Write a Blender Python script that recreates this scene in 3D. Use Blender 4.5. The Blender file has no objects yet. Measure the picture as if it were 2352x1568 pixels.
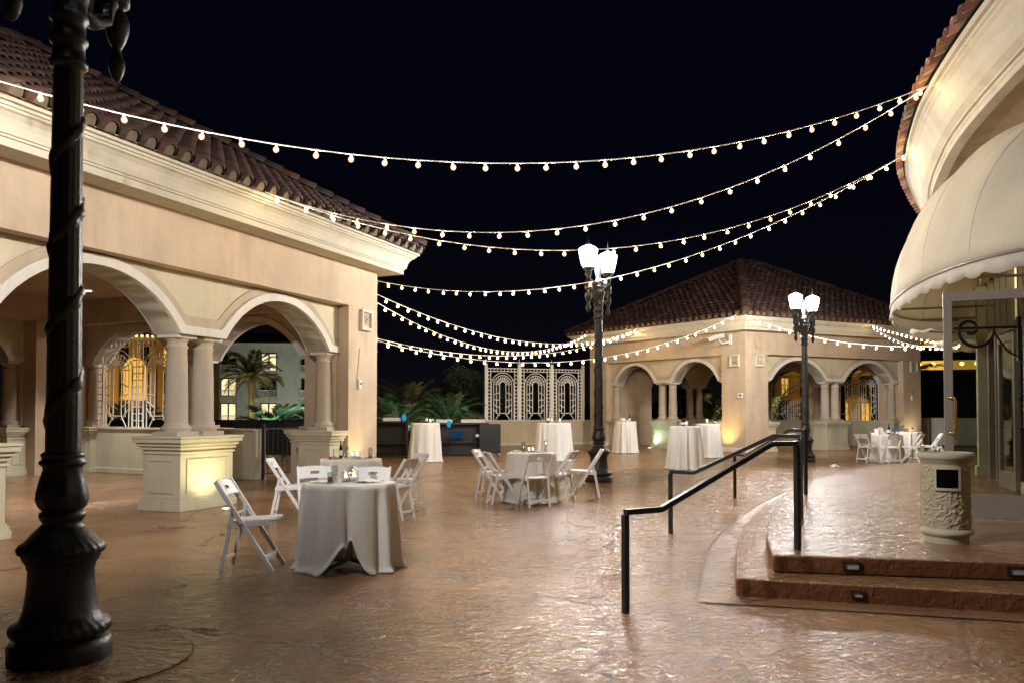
import bpy, math, random
from math import sin, cos, pi, radians, sqrt, atan2, hypot
from mathutils import Vector, Matrix

random.seed(7)
sc = bpy.context.scene
COL = sc.collection

# ------------------------------------------------------------------ helpers
def link(o):
    COL.objects.link(o); return o

def tag(o, label, cat, group=None):
    o['label'] = label; o['category'] = cat; o['kind'] = 'thing'
    if group: o['group'] = group
    return o

def empty(name, loc, rz=0.0, label=None, cat=None, group=None):
    o = bpy.data.objects.new(name, None); link(o)
    o.empty_display_size = 0.2
    o.location = loc; o.rotation_euler = (0, 0, rz)
    if label: tag(o, label, cat, group)
    return o

class MB:
    """collects geometry for ONE mesh object"""
    def __init__(s): s.v = []; s.f = []; s.sm = []; s.col = []
    def add(s, verts, faces, smooth=False, col=None):
        b = len(s.v); s.v += [tuple(p) for p in verts]
        for f in faces:
            s.f.append(tuple(i + b for i in f)); s.sm.append(smooth); s.col.append(col)
        return s
    def box(s, x0, x1, y0, y1, z0, z1, M=None):
        vs = [(x0,y0,z0),(x1,y0,z0),(x1,y1,z0),(x0,y1,z0),(x0,y0,z1),(x1,y0,z1),(x1,y1,z1),(x0,y1,z1)]
        if M: vs = [M(*p) for p in vs]
        return s.add(vs, [(0,3,2,1),(4,5,6,7),(0,1,5,4),(1,2,6,5),(2,3,7,6),(3,0,4,7)])
    def prism(s, pts, z0, z1):
        n = len(pts)
        vs = [(p[0],p[1],z0) for p in pts] + [(p[0],p[1],z1) for p in pts]
        fs = [tuple(range(n-1,-1,-1)), tuple(range(n,2*n))]
        fs += [(i,(i+1)%n,n+(i+1)%n,n+i) for i in range(n)]
        return s.add(vs, fs)
    def loft(s, rings, closed=True, caps=True, smooth=False):
        n = len(rings[0]); vs = [p for r in rings for p in r]; fs = []
        m = n if closed else n-1
        for k in range(len(rings)-1):
            for i in range(m):
                j = (i+1) % n
                fs.append((k*n+i, k*n+j, (k+1)*n+j, (k+1)*n+i))
        s.add(vs, fs, smooth)
        if caps and closed:
            s.add(rings[0], [tuple(range(n-1,-1,-1))]); s.add(rings[-1], [tuple(range(n))])
        return s
    def lathe(s, prof, c=(0,0,0), n=24, smooth=True, ripple=None, caps=True):
        rings = []
        for (r, z) in prof:
            ring = []
            for i in range(n):
                a = 2*pi*i/n
                rr = r*(1+(ripple(a,z) if ripple else 0))
                ring.append((c[0]+rr*cos(a), c[1]+rr*sin(a), c[2]+z))
            rings.append(ring)
        return s.loft(rings, True, caps, smooth)
    def tube(s, pts, r, n=8, smooth=True, square=False, caps=True):
        pts = [Vector(p) for p in pts]; rings = []
        if square: n = 4
        for i, p in enumerate(pts):
            if i == 0: d = pts[1]-p
            elif i == len(pts)-1: d = p-pts[i-1]
            else: d = (pts[i+1]-p).normalized()+(p-pts[i-1]).normalized()
            d.normalize()
            up = Vector((0,0,1)) if abs(d.z) < 0.9 else (Vector((0,1,0)) if not square else Vector((0,1,0)))
            a = d.cross(up).normalized(); b = a.cross(d).normalized()
            rr = r[i] if isinstance(r, (list,tuple)) else r
            k = 1.0
            if 0 < i < len(pts)-1 and square:
                c = (pts[i+1]-p).normalized().dot(d); k = 1/max(c,.5)
            ring = []
            for j in range(n):
                an = 2*pi*j/n + (pi/4 if square else 0)
                q = rr*(1.41421 if square else 1)
                ring.append(tuple(p + a*(cos(an)*q) + b*(sin(an)*q*k)))
            rings.append(ring)
        return s.loft(rings, True, caps, smooth and not square)
    def bar(s, p, q, w, t, up=(0,0,1)):
        """flat bar p->q, width w (across 'side'), thickness t"""
        p = Vector(p); q = Vector(q); d = (q-p).normalized(); up = Vector(up)
        a = d.cross(up).normalized(); b = a.cross(d).normalized()
        r = [[tuple(c + a*(sx*w/2) + b*(sy*t/2)) for sx, sy in ((-1,-1),(1,-1),(1,1),(-1,1))] for c in (p,q)]
        return s.loft(r)
    def build(s, name, mat, parent=None, bevel=0.0, loc=None):
        me = bpy.data.meshes.new(name); me.from_pydata(s.v, [], s.f)
        me.polygons.foreach_set('use_smooth', s.sm)
        if any(c is not None for c in s.col):
            at = me.color_attributes.new('tint', 'FLOAT_COLOR', 'CORNER')
            k = 0
            for p in me.polygons:
                c = s.col[p.index] or (.5,.5,.5)
                for _ in p.loop_indices:
                    at.data[k].color = (c[0],c[1],c[2],1); k += 1
        me.materials.append(mat); me.validate(); me.update()
        o = bpy.data.objects.new(name, me); link(o)
        if parent is not None: o.parent = parent
        if loc is not None: o.location = loc
        if bevel:
            m = o.modifiers.new('bevel', 'BEVEL'); m.width = bevel; m.segments = 2; m.limit_method = 'ANGLE'
        return o

def structure(o):
    o['kind'] = 'structure'; return o

def kids(o): return list(o.children)
def copy_tree(o, parent=None):
    """a thing, its parts and sub-parts; walks an explicit child table"""
    c = o.copy(); link(c)
    if parent is not None:
        c.parent = parent
    for ch in CH.get(o.name, []):
        copy_tree(ch, c)
    return c
CH = {}
def register(o):
    CH[o.name] = [x for x in bpy.data.objects if x.parent == o]
    for x in CH[o.name]: register(x)

def catmull(pts, n=8):
    out = []
    P = [Vector(p) for p in pts]
    for i in range(len(P)-1):
        p0 = P[i-1] if i else P[0]*2-P[1]; p1 = P[i]; p2 = P[i+1]
        p3 = P[i+2] if i+2 < len(P) else P[-1]*2-P[-2]
        for k in range(n):
            t = k/n
            out.append(0.5*((2*p1)+(p2-p0)*t+(2*p0-5*p1+4*p2-p3)*t*t+(3*p1-p0-3*p2+p3)*t**3))
    out.append(P[-1]); return out

# ------------------------------------------------------------------ camera
EYE = 1.40; FP = 1898.75; PITCH = radians(1.5)
cam = bpy.data.cameras.new('camera'); co = link(bpy.data.objects.new('camera', cam))
co.location = (0, 0, EYE); co.rotation_euler = (radians(90)+PITCH, 0, 0)
cam.sensor_width = 36; cam.lens = 36*FP/2352
cam.shift_y = (784-(945-FP*math.tan(PITCH)))/2352*-1
cam.clip_start = 0.05; cam.clip_end = 1500
sc.camera = co

def G(px, py, z=0.0):
    """survey point: where the sight line at (px,py) of the 2352-wide survey meets the level z"""
    u = (px-1176)/FP; v = (945-FP*math.tan(PITCH)-py)/FP
    fy = cos(PITCH)-v*sin(PITCH); fz = sin(PITCH)+v*cos(PITCH)
    t = (z-EYE)/fz
    return (round(u*t,3), round(fy*t,3), z)

# ------------------------------------------------------------------ materials
def newmat(name):
    m = bpy.data.materials.new(name); m.use_nodes = True
    nt = m.node_tree; b = nt.nodes['Principled BSDF']
    return m, nt, b
def N(nt, t, **kw):
    n = nt.nodes.new(t)
    for k, v in kw.items():
        if k in n.inputs: n.inputs[k].default_value = v
        else: setattr(n, k, v)
    return n
def ramp(nt, fac, stops):
    r = nt.nodes.new('ShaderNodeValToRGB'); e = r.color_ramp.elements
    while len(e) < len(stops): e.new(0.5)
    for i, (p, c) in enumerate(stops):
        e[i].position = p; e[i].color = (c[0],c[1],c[2],1) if isinstance(c,(tuple,list)) else (c,c,c,1)
    nt.links.new(fac, r.inputs[0]); return r
def coords(nt, scale=(1,1,1), kind='Object'):
    tc = nt.nodes.new('ShaderNodeTexCoord'); mp = nt.nodes.new('ShaderNodeMapping')
    mp.inputs['Scale'].default_value = scale
    nt.links.new(tc.outputs[kind], mp.inputs[0]); return mp.outputs[0]

def simple(name, col, rough=.6, metal=0, var=.12, vscale=3, bump=0, bscale=60, spec=.5, coat=0):
    m, nt, b = newmat(name)
    L = nt.links.new
    co_ = coords(nt)
    nz = N(nt, 'ShaderNodeTexNoise', Scale=vscale, Detail=5, Roughness=.6); L(co_, nz.inputs['Vector'])
    lo = tuple(c*(1-var) for c in col); hi = tuple(min(1,c*(1+var)) for c in col)
    r = ramp(nt, nz.outputs[0], [(.3,lo),(.7,hi)]); L(r.outputs[0], b.inputs['Base Color'])
    b.inputs['Roughness'].default_value = rough; b.inputs['Metallic'].default_value = metal
    b.inputs['Specular IOR Level'].default_value = spec
    b.inputs['Coat Weight'].default_value = coat
    if bump:
        n2 = N(nt, 'ShaderNodeTexNoise', Scale=bscale, Detail=4); L(co_, n2.inputs['Vector'])
        bp = N(nt, 'ShaderNodeBump', Strength=bump, Distance=.01); L(n2.outputs[0], bp.inputs['Height']); L(bp.outputs[0], b.inputs['Normal'])
    return m

def stucco(name, col, var=.1, bump=.35):
    m, nt, b = newmat(name); L = nt.links.new
    c = coords(nt)
    n1 = N(nt,'ShaderNodeTexNoise',Scale=.8,Detail=6,Roughness=.65); L(c,n1.inputs['Vector'])
    n2 = N(nt,'ShaderNodeTexNoise',Scale=45,Detail=5,Roughness=.7); L(c,n2.inputs['Vector'])
    lo = tuple(x*(1-var) for x in col); hi = tuple(min(1,x*(1+var)) for x in col)
    r = ramp(nt,n1.outputs[0],[(.3,lo),(.72,hi)])
    mx = N(nt,'ShaderNodeMixRGB',blend_type='MULTIPLY'); mx.inputs[0].default_value=.5
    r2 = ramp(nt,n2.outputs[0],[(.25,.78),(.75,1.0)])
    L(r.outputs[0],mx.inputs[1]); L(r2.outputs[0],mx.inputs[2])
    n3 = N(nt,'ShaderNodeTexNoise',Scale=2.2,Detail=5,Roughness=.65); L(coords(nt,(1,1,.16)),n3.inputs['Vector'])
    r3 = ramp(nt,n3.outputs[0],[(.34,.74),(.52,1.0)])
    m3 = N(nt,'ShaderNodeMixRGB',blend_type='MULTIPLY'); m3.inputs[0].default_value=.55; L(mx.outputs[0],m3.inputs[1]); L(r3.outputs[0],m3.inputs[2])
    L(m3.outputs[0],b.inputs['Base Color'])
    bp = N(nt,'ShaderNodeBump',Strength=bump,Distance=.012); L(n2.outputs[0],bp.inputs['Height']); L(bp.outputs[0],b.inputs['Normal'])
    b.inputs['Roughness'].default_value=.85; b.inputs['Specular IOR Level'].default_value=.25
    return m

def translucent(m, col, k):
    nt=m.node_tree; L=nt.links.new; b=nt.nodes['Principled BSDF']; o=[n for n in nt.nodes if n.type=='OUTPUT_MATERIAL'][0]
    t=N(nt,'ShaderNodeBsdfTranslucent'); t.inputs[0].default_value=(*col,1)
    mx=nt.nodes.new('ShaderNodeMixShader'); mx.inputs[0].default_value=k
    L(b.outputs[0],mx.inputs[1]); L(t.outputs[0],mx.inputs[2]); L(mx.outputs[0],o.inputs[0])

def emitter(name, col, strength):
    m = bpy.data.materials.new(name); m.use_nodes = True; nt = m.node_tree; nt.nodes.clear()
    e = N(nt,'ShaderNodeEmission'); e.inputs[0].default_value=(*col,1); e.inputs[1].default_value=strength
    o = nt.nodes.new('ShaderNodeOutputMaterial'); nt.links.new(e.outputs[0],o.inputs[0]); return m

def glassy(name, tint=(.95,.97,.95), gloss=1.0, rough=.02):
    m = bpy.data.materials.new(name); m.use_nodes = True; nt = m.node_tree; nt.nodes.clear(); L = nt.links.new
    fr = N(nt,'ShaderNodeLayerWeight'); fr.inputs[0].default_value=.5
    pw = N(nt,'ShaderNodeMath',operation='POWER'); pw.inputs[1].default_value=4; L(fr.outputs['Facing'],pw.inputs[0])
    mul = N(nt,'ShaderNodeMath',operation='MULTIPLY_ADD'); mul.inputs[1].default_value=.7; mul.inputs[2].default_value=.05*gloss; mul.use_clamp=True; L(pw.outputs[0],mul.inputs[0])
    t = N(nt,'ShaderNodeBsdfTransparent'); t.inputs[0].default_value=(*tint,1)
    g = N(nt,'ShaderNodeBsdfGlossy'); g.inputs['Roughness'].default_value=rough; g.inputs[0].default_value=(1,1,1,1)
    mx = nt.nodes.new('ShaderNodeMixShader'); L(mul.outputs[0],mx.inputs[0]); L(t.outputs[0],mx.inputs[1]); L(g.outputs[0],mx.inputs[2])
    o = nt.nodes.new('ShaderNodeOutputMaterial'); L(mx.outputs[0],o.inputs[0]); return m

def stamped(name, dark, light, rough=.3, seams=True, amp=1.0, spec=1.0):
    """stamped, sealed concrete: slate relief, wandering seams, wet-looking sealer"""
    m, nt, b = newmat(name); L = nt.links.new
    c = coords(nt)
    def noise(scale,detail,r_,dist=0,kind='FBM',vec=None):
        n=N(nt,'ShaderNodeTexNoise',Scale=scale,Detail=detail,Roughness=r_,Distortion=dist); n.noise_type=kind
        L(vec or c,n.inputs['Vector']); return n
    def madd(a,k,add=None):
        n=N(nt,'ShaderNodeMath',operation='MULTIPLY_ADD'); n.inputs[1].default_value=k; n.inputs[2].default_value=0
        L(a,n.inputs[0])
        if add is not None: L(add,n.inputs[2])
        return n.outputs[0]
    big=noise(.28,4,.6); pat=noise(1.4,6,.6,.4); fine=noise(30,3,.5,.8)
    slate=noise(8.0,4,.5,.9,vec=coords(nt,(1,1.5,1)))
    rid=noise(1.7,5,.55,.9); rr=ramp(nt,rid.outputs[0],[(.455,0.0),(.5,1.0),(.545,0.0)])
    rid2=noise(5.0,4,.5,1.2); rr2=ramp(nt,rid2.outputs[0],[(.44,0.0),(.5,1.0),(.56,0.0)])
    cr=ramp(nt,pat.outputs[0],[(.30,dark),(.70,light)])
    c2=N(nt,'ShaderNodeMixRGB',blend_type='MULTIPLY'); c2.inputs[0].default_value=.5
    br=ramp(nt,big.outputs[0],[(.3,.72),(.7,1.0)]); L(cr.outputs[0],c2.inputs[1]); L(br.outputs[0],c2.inputs[2])
    c3=N(nt,'ShaderNodeMixRGB',blend_type='MULTIPLY'); c3.inputs[0].default_value=.5
    fr=ramp(nt,fine.outputs[0],[(.32,.55),(.62,1.0)]); L(c2.outputs[0],c3.inputs[1]); L(fr.outputs[0],c3.inputs[2])
    last=c3.outputs[0]
    chip=noise(14.0,4,.5,1.5,vec=coords(nt,(1,1.6,1))); chr_=ramp(nt,chip.outputs[0],[(.42,0.0),(.47,.55),(.53,.6),(.58,1.0)])
    plat=ramp(nt,slate.outputs[0],[(.30,0.0),(.39,.30),(.47,.36),(.49,.55),(.56,.60),(.58,.80),(.70,1.0)])
    und=noise(2.2,2,.5); h=madd(und.outputs[0],.40); h=madd(fine.outputs[0],.19,h); h=madd(slate.outputs[0],.36,h); h=madd(plat.outputs[0],.13,h); h=madd(rr.outputs[0],-.14,h); h=madd(rr2.outputs[0],.10,h); h=madd(chr_.outputs[0],.115,h)
    tiny=noise(60,2,.5); h=madd(tiny.outputs[0],.030,h)
    if seams:
        wob=noise(1.0,5,.6)
        vm=N(nt,'ShaderNodeVectorMath',operation='MULTIPLY_ADD'); vm.inputs[1].default_value=(1.2,1.2,1.2); L(wob.outputs['Color'],vm.inputs[0]); L(c,vm.inputs[2])
        vo=N(nt,'ShaderNodeTexVoronoi',feature='DISTANCE_TO_EDGE',Scale=.62); L(vm.outputs[0],vo.inputs['Vector'])
        brk=noise(1.3,2,.5)
        th=N(nt,'ShaderNodeMath',operation='MULTIPLY_ADD'); th.inputs[1].default_value=.052; th.inputs[2].default_value=-.0185; L(brk.outputs[0],th.inputs[0])
        cm=N(nt,'ShaderNodeMath',operation='LESS_THAN'); L(vo.outputs['Distance'],cm.inputs[0]); L(th.outputs[0],cm.inputs[1])
        h=madd(cm.outputs[0],-.5,h)
        c4=N(nt,'ShaderNodeMixRGB'); c4.inputs[2].default_value=(dark[0]*.3,dark[1]*.26,dark[2]*.25,1)
        L(madd(cm.outputs[0],.8),c4.inputs[0]); L(last,c4.inputs[1]); last=c4.outputs[0]
    rough_out=None
    if seams:
        # fine broken crack veins of the slate stamp
        wv=noise(3.2,4,.6); v2=N(nt,'ShaderNodeVectorMath',operation='MULTIPLY_ADD'); v2.inputs[1].default_value=(.55,.55,.55); L(wv.outputs['Color'],v2.inputs[0]); L(coords(nt,(1,1.4,1)),v2.inputs[2])
        vc=N(nt,'ShaderNodeTexVoronoi',feature='DISTANCE_TO_EDGE',Scale=2.3); L(v2.outputs[0],vc.inputs['Vector'])
        bk=noise(2.7,3,.6); t2=N(nt,'ShaderNodeMath',operation='MULTIPLY_ADD'); t2.inputs[1].default_value=.11; t2.inputs[2].default_value=-.0515; L(bk.outputs[0],t2.inputs[0])
        c5=N(nt,'ShaderNodeMath',operation='LESS_THAN'); L(vc.outputs['Distance'],c5.inputs[0]); L(t2.outputs[0],c5.inputs[1])
        c6=N(nt,'ShaderNodeMixRGB'); c6.inputs[2].default_value=(dark[0]*.42,dark[1]*.38,dark[2]*.36,1)
        L(madd(c5.outputs[0],.6),c6.inputs[0]); L(last,c6.inputs[1]); last=c6.outputs[0]
        h=madd(c5.outputs[0],-.22,h)
        ro=N(nt,'ShaderNodeMath',operation='MAXIMUM'); L(cm.outputs[0],ro.inputs[0]); L(c5.outputs[0],ro.inputs[1])
        rmix=N(nt,'ShaderNodeMath',operation='MULTIPLY_ADD'); rmix.inputs[1].default_value=.45; L(ro.outputs[0],rmix.inputs[0])
        wr=ramp(nt,big.outputs[0],[(.35,rough-.07),(.65,rough+.005)]); L(wr.outputs[0],rmix.inputs[2]); rough_out=rmix.outputs[0]
    L(last,b.inputs['Base Color'])
    bp=N(nt,'ShaderNodeBump',Strength=1.0,Distance=.037*amp); L(h,bp.inputs['Height']); L(bp.outputs[0],b.inputs['Normal'])
    b.inputs['Roughness'].default_value=rough
    if rough_out is not None: L(rough_out,b.inputs['Roughness'])
    b.inputs['Specular IOR Level'].default_value=spec
    return m

def tilemat(name):
    m, nt, b = newmat(name); L = nt.links.new
    at = N(nt,'ShaderNodeAttribute',attribute_name='tint')
    n1 = N(nt,'ShaderNodeTexNoise',Scale=9,Detail=5); L(coords(nt),n1.inputs['Vector'])
    r = ramp(nt,n1.outputs[0],[(.3,.55),(.7,1.0)])
    mx = N(nt,'ShaderNodeMixRGB',blend_type='MULTIPLY'); mx.inputs[0].default_value=.7
    L(at.outputs['Color'],mx.inputs[1]); L(r.outputs[0],mx.inputs[2]); L(mx.outputs[0],b.inputs['Base Color'])
    b.inputs['Roughness'].default_value=.75; b.inputs['Specular IOR Level'].default_value=.3
    return m

def bulb_glass():
    m = bpy.data.materials.new('bulb_glass'); m.use_nodes = True; nt = m.node_tree; nt.nodes.clear(); L = nt.links.new
    e = N(nt,'ShaderNodeEmission'); e.inputs[0].default_value=(1.0,.52,.17,1); e.inputs[1].default_value=3.2  # orange glow of the glass stands for the halo round the core
    t = N(nt,'ShaderNodeBsdfTransparent'); mx = nt.nodes.new('ShaderNodeMixShader'); mx.inputs[0].default_value=.30
    L(t.outputs[0],mx.inputs[1]); L(e.outputs[0],mx.inputs[2])
    o = nt.nodes.new('ShaderNodeOutputMaterial'); L(mx.outputs[0],o.inputs[0]); return m
M = {}
M['floor'] = stamped('stamped_concrete', (.225,.115,.052), (.385,.215,.105), .205)
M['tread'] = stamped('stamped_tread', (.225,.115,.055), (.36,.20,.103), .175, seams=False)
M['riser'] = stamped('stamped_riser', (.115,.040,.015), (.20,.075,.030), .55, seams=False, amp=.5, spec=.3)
M['border'] = stamped('border_band', (.19,.095,.047), (.30,.165,.088), .26, seams=False, amp=.6)
M['pink'] = stucco('stucco_pink', (.51,.395,.285), var=.13)
M['cream'] = stucco('stucco_cream', (.54,.475,.335), var=.13)
M['trim'] = stucco('trim_white', (.62,.58,.52), var=.06, bump=.15)
M['ped'] = stucco('pedestal_cream', (.54,.50,.37), var=.07, bump=.2)
M['band'] = stucco('stucco_band', (.46,.37,.27))
M['ceil'] = stucco('ceiling_tan', (.46,.36,.24), var=.08, bump=.2)
M['stone'] = stucco('column_stone', (.46,.39,.31), var=.12, bump=.5)
M['cornice'] = stucco('cornice_cream', (.53,.485,.385), var=.07, bump=.12)
M['tile'] = tilemat('clay_tile')
M['iron'] = simple('black_iron', (.014,.015,.018), rough=.42, var=.3, vscale=8, bump=.25, bscale=50)
M['rail'] = simple('black_rail', (.010,.010,.012), rough=.35, var=.2, bump=.05)
M['chair'] = simple('white_resin', (.78,.78,.79), rough=.42, var=.04)
M['cloth'] = simple('white_linen', (.82,.80,.76), rough=.9, var=.05, vscale=2, bump=.55, bscale=11, spec=.12)
translucent(M['cloth'],(.80,.76,.70),.18)
M['awning'] = simple('cream_canvas', (.74,.69,.58), rough=.85, var=.10, vscale=1.1, bump=.9, bscale=2.6, spec=.2)
M['valance'] = simple('white_canvas', (.70,.66,.60), rough=.85, var=.06, vscale=4, bump=.25, bscale=14, spec=.2)
translucent(M['awning'],(.72,.64,.48),.30); translucent(M['valance'],(.72,.66,.54),.30)
M['lattice'] = simple('white_metal', (.80,.79,.74), rough=.5, var=.06)
M['doorframe'] = simple('bronze_aluminium', (.24,.205,.175), rough=.4, var=.06)
M['brass'] = simple('brass', (.75,.52,.20), rough=.22, metal=1, var=.08)
M['darkbar'] = simple('black_laminate', (.012,.012,.014), rough=.35, var=.2)
M['dark'] = simple('flat_black', (.003,.003,.003), rough=1, var=.1, spec=0)
M['steel'] = simple('brushed_steel', (.45,.45,.45), rough=.35, metal=1, var=.1)
M['greybox'] = simple('grey_plastic', (.55,.55,.54), rough=.5, var=.05)
M['glass'] = glassy('door_glass', (.70,.71,.64), 4.2, .015)  # tint darkened to stand for the haze of reflections on the pane
M['tumbler'] = glassy('tumbler_glass', (.90,.92,.90), 2.5, .03)
M['whisky'] = simple('amber_drink', (.35,.11,.015), rough=.1, var=.1)
M['bottle'] = simple('dark_bottle', (.012,.012,.008), rough=.1, var=.1)
M['bluebottle'] = simple('blue_bottle', (.03,.08,.40), rough=.12, var=.1)
M['paper'] = simple('white_paper', (.78,.77,.74), rough=.8, var=.04)
M['bread'] = simple('brown_bread', (.42,.20,.10), rough=.8, var=.2, vscale=20)
M['palm'] = simple('palm_leaf', (.07,.11,.045), rough=.5, var=.35, vscale=6)
M['palmdim'] = simple('palm_leaf_olive', (.085,.085,.03), rough=.5, var=.35, vscale=6)
M['trunk'] = simple('palm_trunk', (.12,.075,.04), rough=.9, var=.35, vscale=10, bump=.6, bscale=20)
M['bush'] = simple('bush_leaf', (.045,.07,.03), rough=.6, var=.4, vscale=6)
M['hotel'] = stucco('hotel_wall', (.52,.50,.42))
M['hoteltrim'] = stucco('hotel_trim', (.62,.55,.40), bump=.1)
M['gold'] = stucco('gold_wall', (.62,.40,.12))
M['winframe'] = simple('window_frame', (.10,.08,.06), rough=.5)
M['winglass'] = simple('window_dark_glass', (.010,.013,.016), rough=.12, var=.2)
M['candle'] = emitter('candle_flame', (1,.72,.42), 14)
M['filament'] = emitter('filament_glow', (1.0,.70,.36), 330)
M['bulb'] = bulb_glass()
M['warmwin'] = emitter('lit_window', (1.0,.82,.45), 1.1)
M['goldlight'] = emitter('golden_lamp', (1.0,.66,.16), 6.0)
M['goldglow'] = emitter('golden_window_frieze_glow', (1.0,.55,.08), .8)
M['cyan'] = emitter('cyan_glow', (.03,.45,.85), .6)
M['bluescreen'] = emitter('blue_screen', (.02,.14,.34), .25)
M['greensign'] = emitter('green_sign', (.02,.8,.25), .35)
M['uplens'] = emitter('uplight_lens', (1.0,.92,.72), 6)
M['steplens'] = simple('frosted_lens', (.32,.33,.31), rough=.3, var=.25, vscale=40)
M['wire'] = simple('white_cable', (.80,.79,.76), rough=.9, var=.02, spec=.1)
M['hill'] = simple('night_ground', (.02,.02,.015), rough=1, var=.3)

def lantern_glass():
    m = bpy.data.materials.new('lantern_glass'); m.use_nodes = True; nt = m.node_tree; nt.nodes.clear(); L = nt.links.new
    e = N(nt,'ShaderNodeEmission'); e.inputs[0].default_value=(.90,.97,1,1); e.inputs[1].default_value=16
    t = N(nt,'ShaderNodeBsdfTransparent'); mx = nt.nodes.new('ShaderNodeMixShader'); mx.inputs[0].default_value=.3
    L(t.outputs[0],mx.inputs[1]); L(e.outputs[0],mx.inputs[2])
    o = nt.nodes.new('ShaderNodeOutputMaterial'); L(mx.outputs[0],o.inputs[0]); return m
M['lantern'] = lantern_glass()

# ------------------------------------------------------------------ night sky
w = bpy.data.worlds.new('World'); sc.world = w; w.use_nodes = True
nt = w.node_tree; bg = nt.nodes['Background']
tc = nt.nodes.new('ShaderNodeTexCoord'); sp = nt.nodes.new('ShaderNodeSeparateXYZ'); nt.links.new(tc.outputs['Generated'], sp.inputs[0])
r = ramp(nt, sp.outputs['Z'], [(0.0,(.0045,.0040,.0042)),(.05,(.0022,.0021,.0036)),(.25,(.0009,.0010,.0034)),(.6,(.0012,.0011,.0040)),(1.0,(.0012,.0012,.004))])
nt.links.new(r.outputs[0], bg.inputs[0]); bg.inputs[1].default_value = 1.0

# ------------------------------------------------------------------ lamps helper
def point(name, loc, power, col, radius=.05, parent=None):
    l = bpy.data.lights.new(name, 'POINT'); l.energy = power; l.color = col; l.shadow_soft_size = radius
    o = link(bpy.data.objects.new(name, l)); o.location = loc
    if parent is not None: o.parent = parent
    return o
def spot(name, loc, target, power, col, angle=70, blend=.6, radius=.05):
    l = bpy.data.lights.new(name, 'SPOT'); l.energy = power; l.color = col; l.spot_size = radians(angle); l.spot_blend = blend; l.shadow_soft_size = radius
    o = link(bpy.data.objects.new(name, l)); o.location = loc
    o.rotation_euler = (Vector(target)-Vector(loc)).to_track_quat('-Z','Y').to_euler(); return o

# ------------------------------------------------------------------ ground
g = MB().add([(-250,-60,0),(250,-60,0),(250,400,0),(-250,400,0)], [(0,1,2,3)]).build('plaza_ground', M['floor']); structure(g)

# raised terrace at the right building with two steps
def ZP(zx, zy, z): return G((2200+zx/1.434)/1.6327, (1580+zy/1.434)/1.6327, z)
lower = [ZP(803,840,.14), ZP(800,760,.14), ZP(806,690,.14), ZP(830,590,.14), ZP(885,510,.14), ZP(960,445,.14), ZP(1045,398,.14)]
upper = [ZP(1000,715,.28), ZP(978,650,.28), ZP(968,585,.28), ZP(984,510,.28), ZP(1040,433,.28), ZP(1105,385,.28)]
groove = [ZP(600,970,0), ZP(617,850,0), ZP(660,680,0), ZP(780,545,0), ZP(940,437,0)]
def outline(front_right, near, far):
    pts = [p[:2] for p in catmull([Vector((p[0],p[1],0)) for p in near]+[Vector((f[0],f[1],0)) for f in far], 6)]
    pts = [(p[0],p[1]) for p in pts]
    return [front_right[0]] + [front_right[1]] + pts
loR = (8.5, lower[0][1]-.29*(8.5-lower[0][0])); upR = (8.5, upper[0][1]-.19*(8.5-upper[0][0]))
ol = outline([(13.5,18.9),loR], lower, [(4.9,14.2),(6.3,16.4),(8.0,18.2),(10.0,18.9)])
ou = outline([(13.5,18.6),upR], upper, [(5.2,13.9),(6.6,16.1),(8.2,17.9),(10.0,18.6)])
def slab(name, pts, z0, z1, top, side):
    n = len(pts)
    t = MB().prism(pts, z0, z1)
    o = t.build(name, side); o.data.materials.append(top)
    for p in o.data.polygons:
        if p.normal.z > .5: p.material_index = 1
    if o.data.polygons[1].normal.z < 0:
        o.data.flip_normals()
        for p in o.data.polygons: p.material_index = 1 if p.normal.z > .5 else 0
    m = o.modifiers.new('bevel','BEVEL'); m.width=.018; m.segments=3; m.limit_method='ANGLE'; m.angle_limit=radians(50)
    return structure(o)
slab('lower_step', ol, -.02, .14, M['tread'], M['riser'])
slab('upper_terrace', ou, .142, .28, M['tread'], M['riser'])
# border band scored round the foot of the steps
gp = [(p[0],p[1]) for p in catmull([Vector((p[0],p[1],0)) for p in groove],6)]
near_r = (8.5, groove[0][1]-.29*(8.5-groove[0][0]))
far_l = (5.0,14.9)
bpts = [near_r]+gp+[far_l,(7.0,15.0),(8.5,10)]
b_ = MB().add([(p[0],p[1],.004) for p in bpts],[tuple(range(len(bpts)))]).build('border_path', M['border'])
if b_.data.polygons[0].normal.z<0: b_.data.flip_normals()
structure(b_)
gr = MB()
for A,B in zip([near_r]+gp, gp+[far_l]):
    a=Vector((A[0],A[1],0)); b=Vector((B[0],B[1],0)); d=(b-a).normalized(); s=Vector((-d.y,d.x,0))*.009
    gr.add([tuple(a-s+Vector((0,0,.008))),tuple(b-s+Vector((0,0,.008))),tuple(b+s+Vector((0,0,.008))),tuple(a+s+Vector((0,0,.008)))],[(0,1,2,3)])
structure(gr.build('border_groove_line', M['riser']))

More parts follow.
